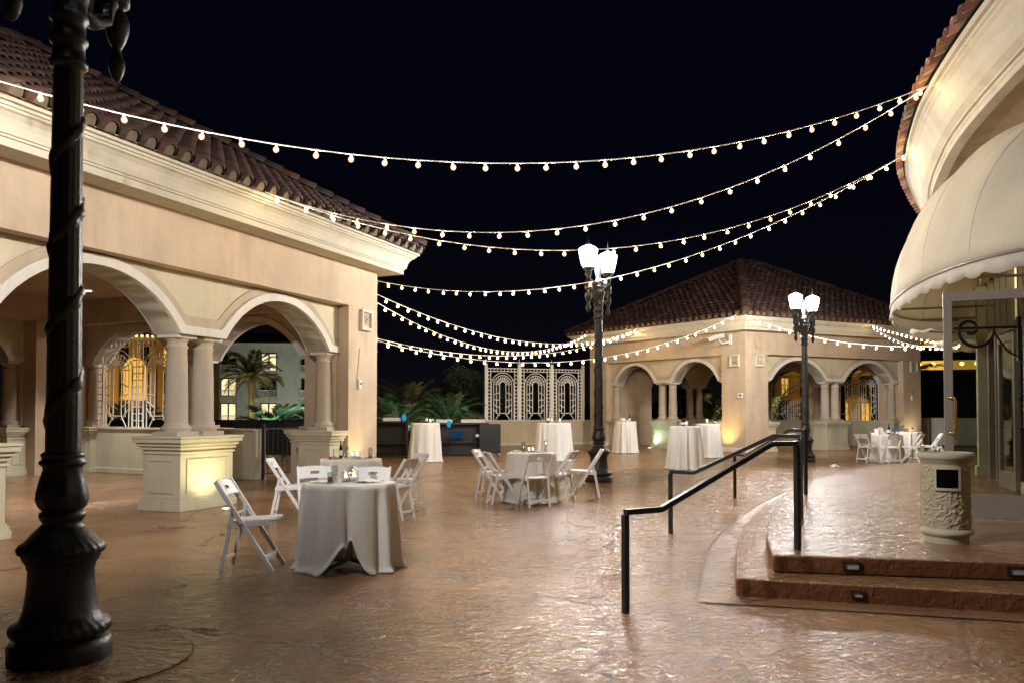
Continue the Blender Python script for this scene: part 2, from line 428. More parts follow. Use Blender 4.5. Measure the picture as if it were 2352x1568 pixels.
# recessed step lights in the risers
def riser_light(px, py, z, label, lens, size=(.062,.033)):
    p = G(px, py, z)
    d = Vector((1,-.20,0)).normalized()
    e = empty('step_light', p, atan2(d.y,d.x), label, 'step light', 'recessed lights in the step risers')
    f = MB(); w_,h_=size
    for (x0,x1,z0,z1) in ((-w_,w_,h_-.008,h_),(-w_,w_,-h_,-h_+.008),(-w_,-w_+.01,-h_+.008,h_-.008),(w_-.01,w_,-h_+.008,h_-.008)):
        f.box(x0,x1,-.016,.02,z0,z1)
    f.build('bezel', M['darkbar'], e)
    MB().box(-w_+.01,w_-.01,-.004,.02,-h_+.008,h_-.008).build('lens', lens, e)
    return e
def onfront(base, slope, px):
    # x on the front riser line for a survey column
    u=(px-1176)/FP
    X0,Y0=base[0],base[1]
    X=u*(Y0+slope*X0)/(1+slope*u); return X, Y0-slope*(X-X0)
def riser_light2(px, base, slope, z, label, lens, size=(.062,.033)):
    X,Y = onfront(base, slope, px)
    e = riser_light(1176,1400,.07,label,lens,size); e.location=(X,Y-.004,z); e.rotation_euler=(0,0,-math.atan(slope)); return e
riser_light2(1951, upper[0], .19, .215, 'small black step light in the upper riser, below the end of the near handrail', M['steplens'])
riser_light2(2328, upper[0], .19, .215, 'black step light in the upper riser, cut by the right picture edge', M['steplens'])
riser_light2(1964, lower[0], .29, .07, 'clear step light set in the lower riser', M['steplens'], (.044,.026))

# ------------------------------------------------------------------ handrails
def handrail(name, low, lowend, high, highend, z0low, z0high, label):
    low=Vector(low); high=Vector(high); le=Vector(lowend); he=Vector(highend)
    base = Vector((low.x,low.y,z0low))
    e = empty(name, base, 0, label, 'handrail', 'black metal handrails on the terrace steps')
    R=.0195
    path=[(low.x,low.y,low.z-R),(le.x,le.y,le.z-R),(he.x,he.y,he.z-R),(high.x,high.y,high.z-R)]
    MB().tube([Vector(p)-base for p in path], R, square=True).build('top_rail', M['rail'], e, .003)
    d=(he-le); d.z=0; a=atan2(d.y,d.x)
    for P_,z0 in ((low,z0low),(high,z0high)):
        b=MB(); c,s=cos(a),sin(a); q=Vector((P_.x,P_.y,0))-Vector((base.x,base.y,0))
        pts=[(q.x+c*x-s*y,q.y+s*x+c*y) for x,y in ((-R,-R),(R,-R),(R,R),(-R,R))]
        b.prism(pts, z0-base.z, P_.z-2*R-base.z)
        b.build('post', M['rail'], e)
    return e
A=G(1437,1407); C_=G(1832,1262,.28)
u=Vector((C_[0]-A[0],C_[1]-A[1],0)).normalized()
Av=Vector((A[0],A[1],.72)); Cv=Vector((C_[0],C_[1],1.165))
handrail('handrail', Av, Av+u*.33, Cv, Cv-u*.30, 0, .28, 'nearest black square-tube handrail, its foot in the shiny foreground floor')
B=G(1540.5,1222); Bv=Vector((B[0],B[1],.725)); C2v=Vector((3.03,8.70,1.165)); u=(C2v-Bv); u.z=0; u.normalize()
handrail('handrail', Bv, Bv+u*.30, C2v, C2v-u*.28, 0, .28, 'middle black handrail, foot on the flat floor left of the steps')
D=G(1851,1134,.28); Dv=Vector((D[0],D[1],1.165)); B2=G(1688,1143); B2v=Vector((B2[0],B2[1],.73)); u=(Dv-B2v); u.z=0; u.normalize()
handrail('handrail', B2v, B2v+u*.42, Dv, Dv-u*.42, 0, .28, 'farthest black handrail of the three, running away from camera')

# ------------------------------------------------------------------ roof tiles
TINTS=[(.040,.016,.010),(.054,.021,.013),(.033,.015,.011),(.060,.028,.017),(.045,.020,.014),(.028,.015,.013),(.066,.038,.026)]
def tile_prof(pitch):
    """cross section over one pitch: convex cover then concave pan"""
    pts=[]; rc=pitch*.30; rp=pitch*.20
    for k in range(7):
        a=pi-pi*k/6; pts.append((pitch*.30+rc*cos(a), rc*.95*sin(a)))
    for k in range(1,4):
        a=pi+pi*k/4; pts.append((pitch*.80+rp*cos(a), rp*.7*sin(a)))
    return pts
def tiled_slope(mb, O, u, b, Lu, ur0, ur1, wr, m, pitch=.30, row=.30, z0=0):
    """O eave start (Vector), u along the eave, b inward, rise m per metre; hips to ridge points ur0/ur1 at depth wr"""
    n=int(Lu/pitch); pitch=Lu/n; prof=tile_prof(pitch); k=sqrt(1+m*m)
    nrm=(Vector((0,0,1))-b*m).normalized()
    rows=int(wr*k/row)+1
    for i in range(n):
        uc=(i+.5)*pitch
        for j in range(rows):
            w0=j*row/k; w1=(j+1)*row/k+.03
            wm=(j+.5)*row/k
            if wm>wr: break
            if uc < ur0*wm/wr-.1 or uc > Lu-(Lu-ur1)*wm/wr+.1: continue
            w1=min(w1,wr)
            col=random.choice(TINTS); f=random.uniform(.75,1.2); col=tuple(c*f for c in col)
            jl=random.uniform(0,.012); jx=random.uniform(-.008,.008)
            lo=[];hi=[];lip=[]
            for (x,h) in prof:
                U=i*pitch+x+jx
                pa=O+u*U+b*w0+Vector((0,0,m*w0)); pb=O+u*U+b*w1+Vector((0,0,m*w1))
                hh=h+.045+jl if h>0.001 else h+.02
                lo.append(tuple(pa+nrm*(hh+.01))); hi.append(tuple(pb+nrm*(h*.9)))
                lip.append(tuple(pa+nrm*((hh-.03) if h>0.001 else h-.012)))
            nn=len(prof)
            if j==0:
                ins=[tuple(Vector(q)+b*.03+nrm*.004) for q in lip[:7]]; bs=[tuple(Vector(q)-nrm*(Vector(q)-O).dot(nrm)+b*.03-Vector((0,0,.05))) for q in ins]
                mb.add(ins+bs,[(a,a+1,8+a,7+a) for a in range(6)],False,(.15,.115,.08))
            mb.add(lo+hi+lip,[(a,a+1,nn+a+1,nn+a) for a in range(nn-1)]+[(2*nn+a,2*nn+a+1,a+1,a) for a in range(nn-1)],True,col)
def ridge_caps(mb, p, q, r=.15, step=.34):
    p=Vector(p);q=Vector(q);d=(q-p);L_=d.length;d.normalize();n=max(1,int(L_/step))
    a=d.cross(Vector((0,0,1))).normalized(); bb=a.cross(d)
    for i in range(n):
        s0=p+d*(L_*i/n); s1=p+d*(L_*(i+1)/n+.05)
        col=tuple(c*random.uniform(.7,1.1) for c in random.choice(TINTS))
        lo=[tuple(s0+a*(r*1.1*cos(t))+bb*(r*1.0*sin(t)+.05)) for t in [pi*k/8 for k in range(9)]]
        hi=[tuple(s1+a*(r*.9*cos(t))+bb*(r*.85*sin(t)+.035)) for t in [pi*k/8 for k in range(9)]]
        mb.add(lo+hi+[tuple(s0)],[(k,k+1,10+k,9+k) for k in range(8)]+[(k+1,k,18) for k in range(8)],True,col)

# ------------------------------------------------------------------ arcaded pavilion
SPRING=2.51; CROWN=3.25; GROOVE=3.40; BEAM=4.20; EAVE=4.60
COLPROF=[(.205,0),(.205,.03),(.215,.05),(.205,.075),(.178,.085),(.182,.10),(.166,.115),(.163,.13),(.160,.5),(.150,.95),(.140,1.20),(.155,1.215),(.155,1.235),(.140,1.25),(.142,1.30),(.165,1.32),(.178,1.345)]
def lattice(mb, W, H, place, r=.013):
    """garden-screen panel of round bars in the x/z plane"""
    def ln(*pts): mb.tube([place(x,0,z) for x,z in pts], r, n=5)
    cw=W*.11
    for x in (0.02,cw,W-cw,W-.02): ln((x,0),(x,H))
    for z in (H-.02,H-cw*.95): ln((0,z),(W,z))
    nx=int(round(W/cw))
    for i in range(1,nx): 
        if abs(i*W/nx-cw)>.03 and abs(i*W/nx-W+cw)>.03: ln((i*W/nx,H-cw*.95),(i*W/nx,H))
    nz=max(6,int(H/(cw*1.05)))
    for i in range(nz):
        z=i*(H-cw*.95)/nz
        ln((0,z),(cw,z)); ln((W-cw,z),(W,z))
    cx=W/2
    zc=H-cw*.95-.06-(W/2-cw-.03)           # common arch centre
    R=[W/2-cw-.03,W/2-cw-.13,(W/2-cw)*.52,(W/2-cw)*.26]
    for q,rad in enumerate(R):
        z0=0 if q<2 else H*.12
        pts=[(cx-rad,z0)]+[(cx-rad*cos(pi*k/12),zc+rad*sin(pi*k/12)) for k in range(13)]+[(cx+rad,z0)]
        if q==3: pts=[(cx-rad,H*.13)]+pts[1:-1]+[(cx+rad,H*.13)]
        ln(*pts)
    for k in range(0,11):
        a=pi*(.02+.96*k/10)
        ln((cx-R[3]*cos(a),zc+R[3]*sin(a)),(cx-R[1]*cos(a),zc+R[1]*sin(a)))
    ln((cx-R[0],zc+.45*R[0]),(cx-R[1],zc+.42*R[1])); ln((cx+R[0],zc+.45*R[0]),(cx+R[1],zc+.42*R[1]))
    n=4
    for k in range(1,n+1):
        z=zc*(1-k/(n+.6)); dz=.10*(k-n*.45)*-1
        for sx in (-1,1):
            ln((cx+sx*R[3],max(.02,z)),(cx+sx*R[1],max(.02,z-dz*1.2)))
    ln((cx-R[3],H*.13),(cx-R[1]*.8,0)); ln((cx+R[3],H*.13),(cx+R[1]*.8,0)); ln((cx-R[3],H*.13),(cx+R[3],H*.13))

def pavilion(name, C, d1, L1, d2, L2, label, knee=(), grille=(), gate=None, lead={}):
    C=Vector((C[0],C[1],0)); d1=Vector((d1[0],d1[1],0)).normalized(); d2=Vector((d2[0],d2[1],0)).normalized()
    root=empty(name, C, 0, label, 'pavilion', 'two matching arcaded pavilions')
    O0=Vector((0,0,0)); corners=[O0, d1*L1, d1*L1+d2*L2, d2*L2]
    cen=(corners[0]+corners[2])/2
    faces=[(corners[0],d1,L1),(corners[0],d2,L2),(corners[3],d1,L1),(corners[1],d2,L2)]
    PW=1.05
    for k,(c,s1,s2) in enumerate(((corners[0],1,1),(corners[1],-1,1),(corners[2],-1,-1),(corners[3],1,-1))):
        q=[c,c+d1*(s1*PW),c+d1*(s1*PW)+d2*(s2*PW),c+d2*(s2*PW)]
        area=sum(q[i].x*q[(i+1)%4].y-q[(i+1)%4].x*q[i].y for i in range(4))
        if area<0: q=q[::-1]
        p=MB().prism([(v.x,v.y) for v in q],0,GROOVE).build('pier', M['pink'], root)
        c0=sum(q,Vector())/4
        qq=[c0+(v-c0)*1.05 for v in q]
        MB().prism([(v.x,v.y) for v in qq],0,.16).build('pier_base', M['trim'], p, .02)
    for fi,(O,a,L) in enumerate(faces):
        b=Vector((-a.y,a.x,0))
        if (cen-O).dot(b)<0: b=-b
        flip = a.cross(b).z<0
        def P(x,t,z,O=O,a=a,b=b): return tuple(O+a*x+b*t+Vector((0,0,z)))
        a0=lead.get(fi,0.0); mid=(a0+L)/2
        cols=[a0+1.2,mid-.27,mid+.27,L-1.2]
        ops=[(a0+1.40,mid-.47),(mid+.47,L-1.40)]
        if a0: MB().box(PW-.002,a0+PW,.004,1.046,0,GROOVE,P).build('solid_bay',M['pink'],root)
        rise=CROWN-SPRING
        xs=[]; x=PW
        def arc(x,off=0):
            for (o0,o1) in ops:
                ca=(o0+o1)/2; ha=(o1-o0)/2; R=(ha*ha+rise*rise)/(2*rise); cz=CROWN-R; RR=R+off
                if abs(x-ca)<RR:
                    z=cz+sqrt(RR*RR-(x-ca)**2)
                    if z>SPRING+(0 if off==0 else .0) and (off>0 or o0<=x<=o1): return z
            return None
        N_=96; xs=sorted(set([a0+PW+(L-a0-2*PW)*i/N_ for i in range(N_+1)]+[o for op in ops for o in op]))
        zl=[arc(x) or SPRING for x in xs]
        def zo(x,off,mn):
            z=None
            for (o0,o1) in ops:
                ca=(o0+o1)/2; ha=(o1-o0)/2; R=(ha*ha+rise*rise)/(2*rise); cz=CROWN-R; RR=R+off
                if abs(x-ca)<RR: 
                    zz=cz+sqrt(RR*RR-(x-ca)**2); z=zz if z is None else max(z,zz)
            return max(mn, z if z is not None else mn)
        z1=[min(zo(x,.125,SPRING+.12),GROOVE-.002) for x in xs]
        z2=[min(zo(x,.25,SPRING+.27),GROOVE-.001) for x in xs]
        def strip(t0,t1,lo,hi,mat,nm,par,topmat=False):
            mb=MB(); n=len(xs)
            fr=[P(x,t0,z) for x,z in zip(xs,lo)]+[P(x,t0,z) for x,z in zip(xs,hi)]
            bk=[P(x,t1,z) for x,z in zip(xs,lo)]+[P(x,t1,z) for x,z in zip(xs,hi)]
            vs=fr+bk; f=[]
            for i in range(n-1):
                if hi[i]-lo[i]<1e-5 and hi[i+1]-lo[i+1]<1e-5: continue
                f.append((i,i+1,n+i+1,n+i)); f.append((2*n+i+1,2*n+i,3*n+i,3*n+i+1))
                f.append((i+1,i,2*n+i,2*n+i+1)); f.append((n+i,n+i+1,3*n+i+1,3*n+i))
            if flip: f=[tuple(reversed(q)) for q in f]
            mb.add(vs,f); return mb.build(nm,mat,par)
        wall=strip(.232,.66,zl,[GROOVE+.05]*len(xs),M['cream'],'arch_wall',root)
        strip(.208,.232,z1,z2,M['band'],'outer_moulding',wall)
        strip(.17,.682,zl,z1,M['trim'],'archivolt',wall)
        # side fillers behind the engaged columns
        for x0,x1 in ((a0+PW-.01,a0+1.10),(L-1.10,L-PW+.01)):
            MB().box(x0,x1,.232,.66,0,SPRING,P).build('jamb',M['pink'],wall)
        for cx_ in cols:
            loc=Vector(P(cx_,.44,0))
            cb=MB().lathe(COLPROF,(loc.x,loc.y,1.115),24).build('column',M['stone'],root)
            s=.22
            MB().box(cx_-s,cx_+s,.44-s,.44+s,1.052,1.115,P).build('plinth',M['stone'],cb)
            MB().box(cx_-.195,cx_+.195,.44-.195,.44+.195,2.46,SPRING-.001,P).build('abacus',M['trim'],cb,.008)
        for (x0,x1) in ((a0+PW+.002,a0+1.51),(mid-.55,mid+.55),(L-1.51,L-PW-.002)):
            t0,t1=.10,.78
            el = .0 if x0<a0+1.1 else .1; er=.0 if x1>L-1.1 else .1
            pd=MB().box(x0,x1,t0,t1,.17,.86,P).build('pedestal',M['ped'],root,.006)
            cap=MB()
            for k,(e,za,zb) in enumerate(((.02,.80,.83),(.035,.86,.91),(.065,.91,.96),(.10,.96,1.02),(.115,1.02,1.052))):
                cap.box(x0-e*(el>0),x1+e*(er>0),t0-e,t1+e,za+(.0005*k),zb,P)
            cap.build('cap',M['ped'],pd,.005)
            bs=MB()
            for k,(e,za,zb) in enumerate(((.045,0,.10),(.03,.10,.14),(.015,.14,.17))):
                bs.box(x0-e*(el>0),x1+e*(er>0),t0-e,t1+e,za,zb,P)
            bs.build('base_moulding',M['ped'],pd,.005)
            # recessed look panels: thin raised frame on each face
            pn=MB()
            for t,sg in ((t0,-1),(t1,1)):
                ta,tb=(t-.014,t+.001) if sg<0 else (t-.001,t+.014)
                xa,xb=x0+.12,x1-.12
                if xb-xa<.15: continue
                pn.box(xa,xb,ta,tb,.70,.725,P);pn.box(xa,xb,ta,tb,.25,.275,P);pn.box(xa,xa+.025,ta,tb,.275,.70,P);pn.box(xb-.025,xb,ta,tb,.275,.70,P)
            for xx,sg,on in ((x0,-1,el),(x1,1,er)):
                if not on: continue
                xa,xb=(xx-.014,xx+.001) if sg<0 else (xx-.001,xx+.014)
                pn.box(xa,xb,.22,.66,.70,.725,P);pn.box(xa,xb,.22,.66,.25,.275,P);pn.box(xa,xb,.22,.245,.275,.70,P);pn.box(xa,xb,.635,.66,.275,.70,P)
            pn.build('panel_moulding',M['ped'],pd)
        if fi in knee:
            segs=[(a0+1.51,mid-.55),(mid+.55,L-1.51)]
            if gate is not None and fi==gate: segs[0]=(mid-.55-1.38,mid-.55)
            for x0,x1 in segs:
                kw=MB().box(x0,x1,.36,.64,.12,1.0,P).build('knee_wall',M['ped'],root)
                MB().box(x0,x1,.33,.67,0,.12,P).build('base_moulding',M['ped'],kw,.01)
                MB().box(x0,x1,.32,.68,1.0,1.045,P).build('coping',M['ped'],kw,.008)
        for (gf,gk) in grille:
            if gf==fi:
                x0,x1=ops[gk]; x0-=.05;x1+=.05
                hw=(x1-x0)/2
                for xx in (x0,x0+hw):
                    mb=MB(); lattice(mb,hw-.03,1.98,lambda x,y,z,xx=xx:P(xx+x,.5,1.05+z))
                    mb.build('lattice_grille',M['lattice'],root)
    # beam, cornice, ceiling and roof run round the outside
    def ringpts(out):
        r_=[]
        for k in range(4):
            c=corners[k]; v=Vector((0,0,0))
            s1=-1 if k in (0,3) else 1; s2=-1 if k in (0,1) else 1
            sn=abs(d1.cross(d2).z)
            v=d1*(s1*out/sn)+d2*(s2*out/sn); r_.append(c+v)
        return r_
    def ring(prof,nm,mat,par):
        rs=[[tuple(p+Vector((0,0,z))) for p in ringpts(o)] for o,z in prof]
        mb=MB(); mb.loft(rs,True,False)
        o=mb.build(nm,mat,par)
        import bmesh
        bm=bmesh.new(); bm.from_mesh(o.data); bmesh.ops.recalc_face_normals(bm,faces=bm.faces); bm.to_mesh(o.data); bm.free()
        return o
    beam=ring([(-.95,GROOVE+.002),(0,GROOVE+.002),(0,BEAM),(-.95,BEAM),(-.95,GROOVE+.002)],'beam',M['pink'],root)
    ring([(-.2,BEAM-.03),(.40,BEAM-.03),(.40,BEAM+.055),(.425,BEAM+.06),(.425,BEAM+.085),(.445,BEAM+.09),(.45,BEAM+.12),(.465,BEAM+.18),(.495,BEAM+.24),(.54,BEAM+.285),(.575,BEAM+.30),(.575,BEAM+.325),(.60,BEAM+.33),(.605,BEAM+.36),(.65,BEAM+.365),(.65,BEAM+.435),(.3,BEAM+.43),(-.2,BEAM+.2),(-.2,BEAM-.03)],'cornice',M['cornice'],root)
    ci=[tuple(p+Vector((0,0,3.95))) for p in ringpts(-.90)]
    MB().add(ci,[(3,2,1,0)]).build('ceiling',M['ceil'],root)
    E=[p+Vector((0,0,BEAM+.45)) for p in ringpts(.70)]
    mslope=.575; 
    e1=(E[1]-E[0]); e2=(E[3]-E[0]); La,Lb=e1.length,e2.length
    sn=abs(d1.cross(d2).z)
    half=min(La,Lb)/2
    if La>=Lb:  r0=(E[0]+E[3])/2+d1*(Lb/2); r1=(E[1]+E[2])/2-d1*(Lb/2)
    else:       r0=(E[0]+E[1])/2+d2*(La/2); r1=(E[3]+E[2])/2-d2*(La/2)
    h=half*sn*mslope
    r0=r0+Vector((0,0,h)); r1=r1+Vector((0,0,h))
    rf=MB()
    for (i,j) in ((0,1),(1,2),(2,3),(3,0)):
        O=E[i]; u=(E[j]-E[i]); Lu=u.length; u.normalize()
        b=Vector((-u.y,u.x,0))
        if ((E[0]+E[2])/2-O).dot(b)<0: b=-b
        ra,rb=r0-O,r1-O
        wa,wb=ra.dot(b),rb.dot(b)
        if wa<wb-.05: ua=ub=ra.dot(u); wr=wa
        elif wb<wa-.05: ua=ub=rb.dot(u); wr=wb
        else: ua,ub=sorted((ra.dot(u),rb.dot(u))); wr=wa
        ms=h/wr
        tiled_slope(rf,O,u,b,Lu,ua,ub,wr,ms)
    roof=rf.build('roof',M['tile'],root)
    und=MB()
    for (i,j) in ((0,1),(1,2),(2,3),(3,0)):
        ra=r0 if (r0-E[i]).length<=(r1-E[i]).length else r1
        rb=r0 if (r0-E[j]).length<=(r1-E[j]).length else r1
        dn=Vector((0,0,-.05)); 
        if (ra-rb).length<.01: und.add([E[i]+dn,E[j]+dn,ra+dn],[(0,1,2)])
        else: und.add([E[i]+dn,E[j]+dn,rb+dn,ra+dn],[(0,1,2,3)])
    und.build('roof_deck',M['tile'],roof)
    cp=MB()
    for i in range(4):
        rr=r0 if (r0-E[i]).length<=(r1-E[i]).length else r1
        ridge_caps(cp,E[i]+Vector((0,0,.06)),rr+Vector((0,0,.06)))
    if (r1-r0).length>.3: ridge_caps(cp,r0+Vector((0,0,.06)),r1+Vector((0,0,.06)))
    cp.build('ridge_tiles',M['tile'],roof)
    return root, E, faces

LC=(-2.70,16.5); LD=(-.355,-.935); LG=(-.895,.446)
left_pav, LE, _ = pavilion('arcade_pavilion', LC, LD, 9.4, LG, 9.0,
    'large near pavilion on the left with arches and red tiled hip roof', knee=(1,2), grille=((1,1),), gate=1, lead={2:1.0})
FC=(8.0,28.3); FL=(-.563,.826); FR=(.88,.475)
far_pav, FE, _ = pavilion('arcade_pavilion', FC, FL, 8.3, FR, 9.3,
    'farther pavilion behind the lamp posts, corner facing the plaza', knee=(2,3), grille=((2,0),(2,1)), lead={3:1.4})

def on_face(C,a,x,t,z):
    """point on a pavilion face: x along it, t outward"""
    a=Vector((a[0],a[1],0)).normalized(); return a

# relief plaques, sockets, wall camera fixed to the piers
def plaque(C,a,x,z,size,label,spiral):
    C=Vector((C[0],C[1],0)); a=Vector((a[0],a[1],0)).normalized()
    n=Vector((a.y,-a.x,0)); 
    if n.y>0: n=-n
    p=C+a*x+Vector((0,0,z))
    ex = Vector((-n.y,n.x,0))
    e=empty('relief_plaque',p,atan2(ex.y,ex.x),label,'plaque','carved plaques on the pavilion piers')
    s=size/2
    f=MB()
    for (x0,x1,z0,z1) in ((-s,s,s*.72,s),(-s,s,-s,-s*.72),(-s,-s*.72,-s*.72,s*.72),(s*.72,s,-s*.72,s*.72)): f.box(x0,x1,-.075,.02,z0,z1)
    f.build('frame',M['ped'],e,.008)
    MB().box(-s*.72,s*.72,-.02,.02,-s*.72,s*.72).build('back_panel',M['stone'],e)
    c=MB()
    pts=[]
    for k in range(28):
        t=k/27; r=s*.48*(1-t*.85); an=spiral*(t*3.6*pi)+1.2
        pts.append((r*cos(an),-.03,r*sin(an)*1.05))
    c.tube(pts,s*.085,n=6)
    for an in (.7,2.2,3.9,5.4):
        c.tube([(s*.38*cos(an),-.025,s*.38*sin(an)),(s*.62*cos(an+.2),-.03,s*.62*sin(an+.2))],[s*.1,s*.03],n=6)
    c.build('carving',M['stone'],e)
    return e
plaque(LC,LD,.47,3.17,.40,'carved square plaque high on the near pavilion corner pier',1)
plaque(FC,FL,.45,3.17,.42,'carved plaque under the wall camera, left of the far pavilion corner',-1)
plaque(FC,FR,.62,3.17,.42,'carved plaque just right of the far pavilion front corner',1)
plaque(FC,FR,8.85,3.17,.42,'carved plaque on the far pavilion right end pier beside the awnings',1)

def wallbox(C,a,x,z,w,h,label):
    C=Vector((C[0],C[1],0)); a=Vector((a[0],a[1],0)).normalized(); n=Vector((a.y,-a.x,0))
    if n.y>0: n=-n
    ex=Vector((-n.y,n.x,0))
    e=empty('wall_socket',C+a*x+Vector((0,0,z)),atan2(ex.y,ex.x),label,'socket','weatherproof sockets on the pavilion piers')
    MB().box(-w,w,-.05,.005,-h,h).build('cover',M['greybox'],e,.006)
    MB().box(-w*.2,w*.9,-.056,-.05,-h*.1,h*.35).build('keyhole',M['darkbar'],e)
    return e
wallbox(LC,LD,.70,1.93,.045,.085,'pale wall socket on the near pavilion corner pier')
wallbox(FC,FL,.22,1.96,.10,.085,'pale wall socket left of the far pavilion corner')
wallbox(FC,FR,8.75,1.95,.06,.08,'pale wall socket on far pavilion right end pier')

def wallmark(C,a,x,z0,z1,lean,label):  # scratch mark on the wall, shaped as a thin added strip
    C=Vector((C[0],C[1],0)); a=Vector((a[0],a[1],0)).normalized(); n=Vector((a.y,-a.x,0))
    if n.y>0: n=-n
    p=C+a*x; ex=Vector((-n.y,n.x,0))
    e=empty('wall_mark',p+Vector((0,0,z0)),atan2(ex.y,ex.x),label,'wall mark','wall marks on the pavilion piers')
    MB().loft([[(-.05,-.012,0),(.05,-.012,0),(.05,.004,0),(-.05,.004,0)],[(lean-.03,-.012,z1-z0),(lean+.03,-.012,z1-z0),(lean+.03,.004,z1-z0),(lean-.03,.004,z1-z0)]]).build('strip',M['pink'],e)
    return e
wallmark(LC,LD,.71,2.02,2.62,.07,'slim leaning wall mark above the near pier socket')
wallmark(FC,FR,8.78,2.05,2.65,.05,'slim wall mark above the far right pier socket')

# security camera near the far corner
a=Vector((FL[0],FL[1],0)); n=Vector((a.y,-a.x,0)); n = -n if n.y>0 else n
p=Vector((FC[0],FC[1],0))+a*.62+Vector((0,0,3.93))
e=empty('security_camera',p,0,'white bullet security camera on bracket on the far pavilion','camera')
ex=Vector((-n.y,n.x,0))
q1=n*.42-ex*.30
MB().box(-.05,.05,-.05,.05,-.2,.15,lambda x,y,z:tuple(ex*x+n*(y+.03)+Vector((0,0,z)))).build('wall_plate',M['greybox'],e)
MB().tube([n*.05+Vector((0,0,-.1)),n*.35-ex*.1+Vector((0,0,-.16)),n*.40-ex*.2+Vector((0,0,-.03))],.025).build('bracket',M['greybox'],e)
hd=MB(); f0=n*.36-ex*.03+Vector((0,0,.10)); f1=n*.50-ex*.55+Vector((0,0,-.02))
hd.bar(f0,f1,.13,.13); hd.bar(f0+Vector((0,0,.075)),f1+Vector((0,0,.075))+(f1-f0)*.1,.17,.02)
hb=hd.build('housing',M['greybox'],e,.02)
MB().tube([f1,f1+(f1-f0).normalized()*.04],.055,n=12).build('lens',M['darkbar'],hb)

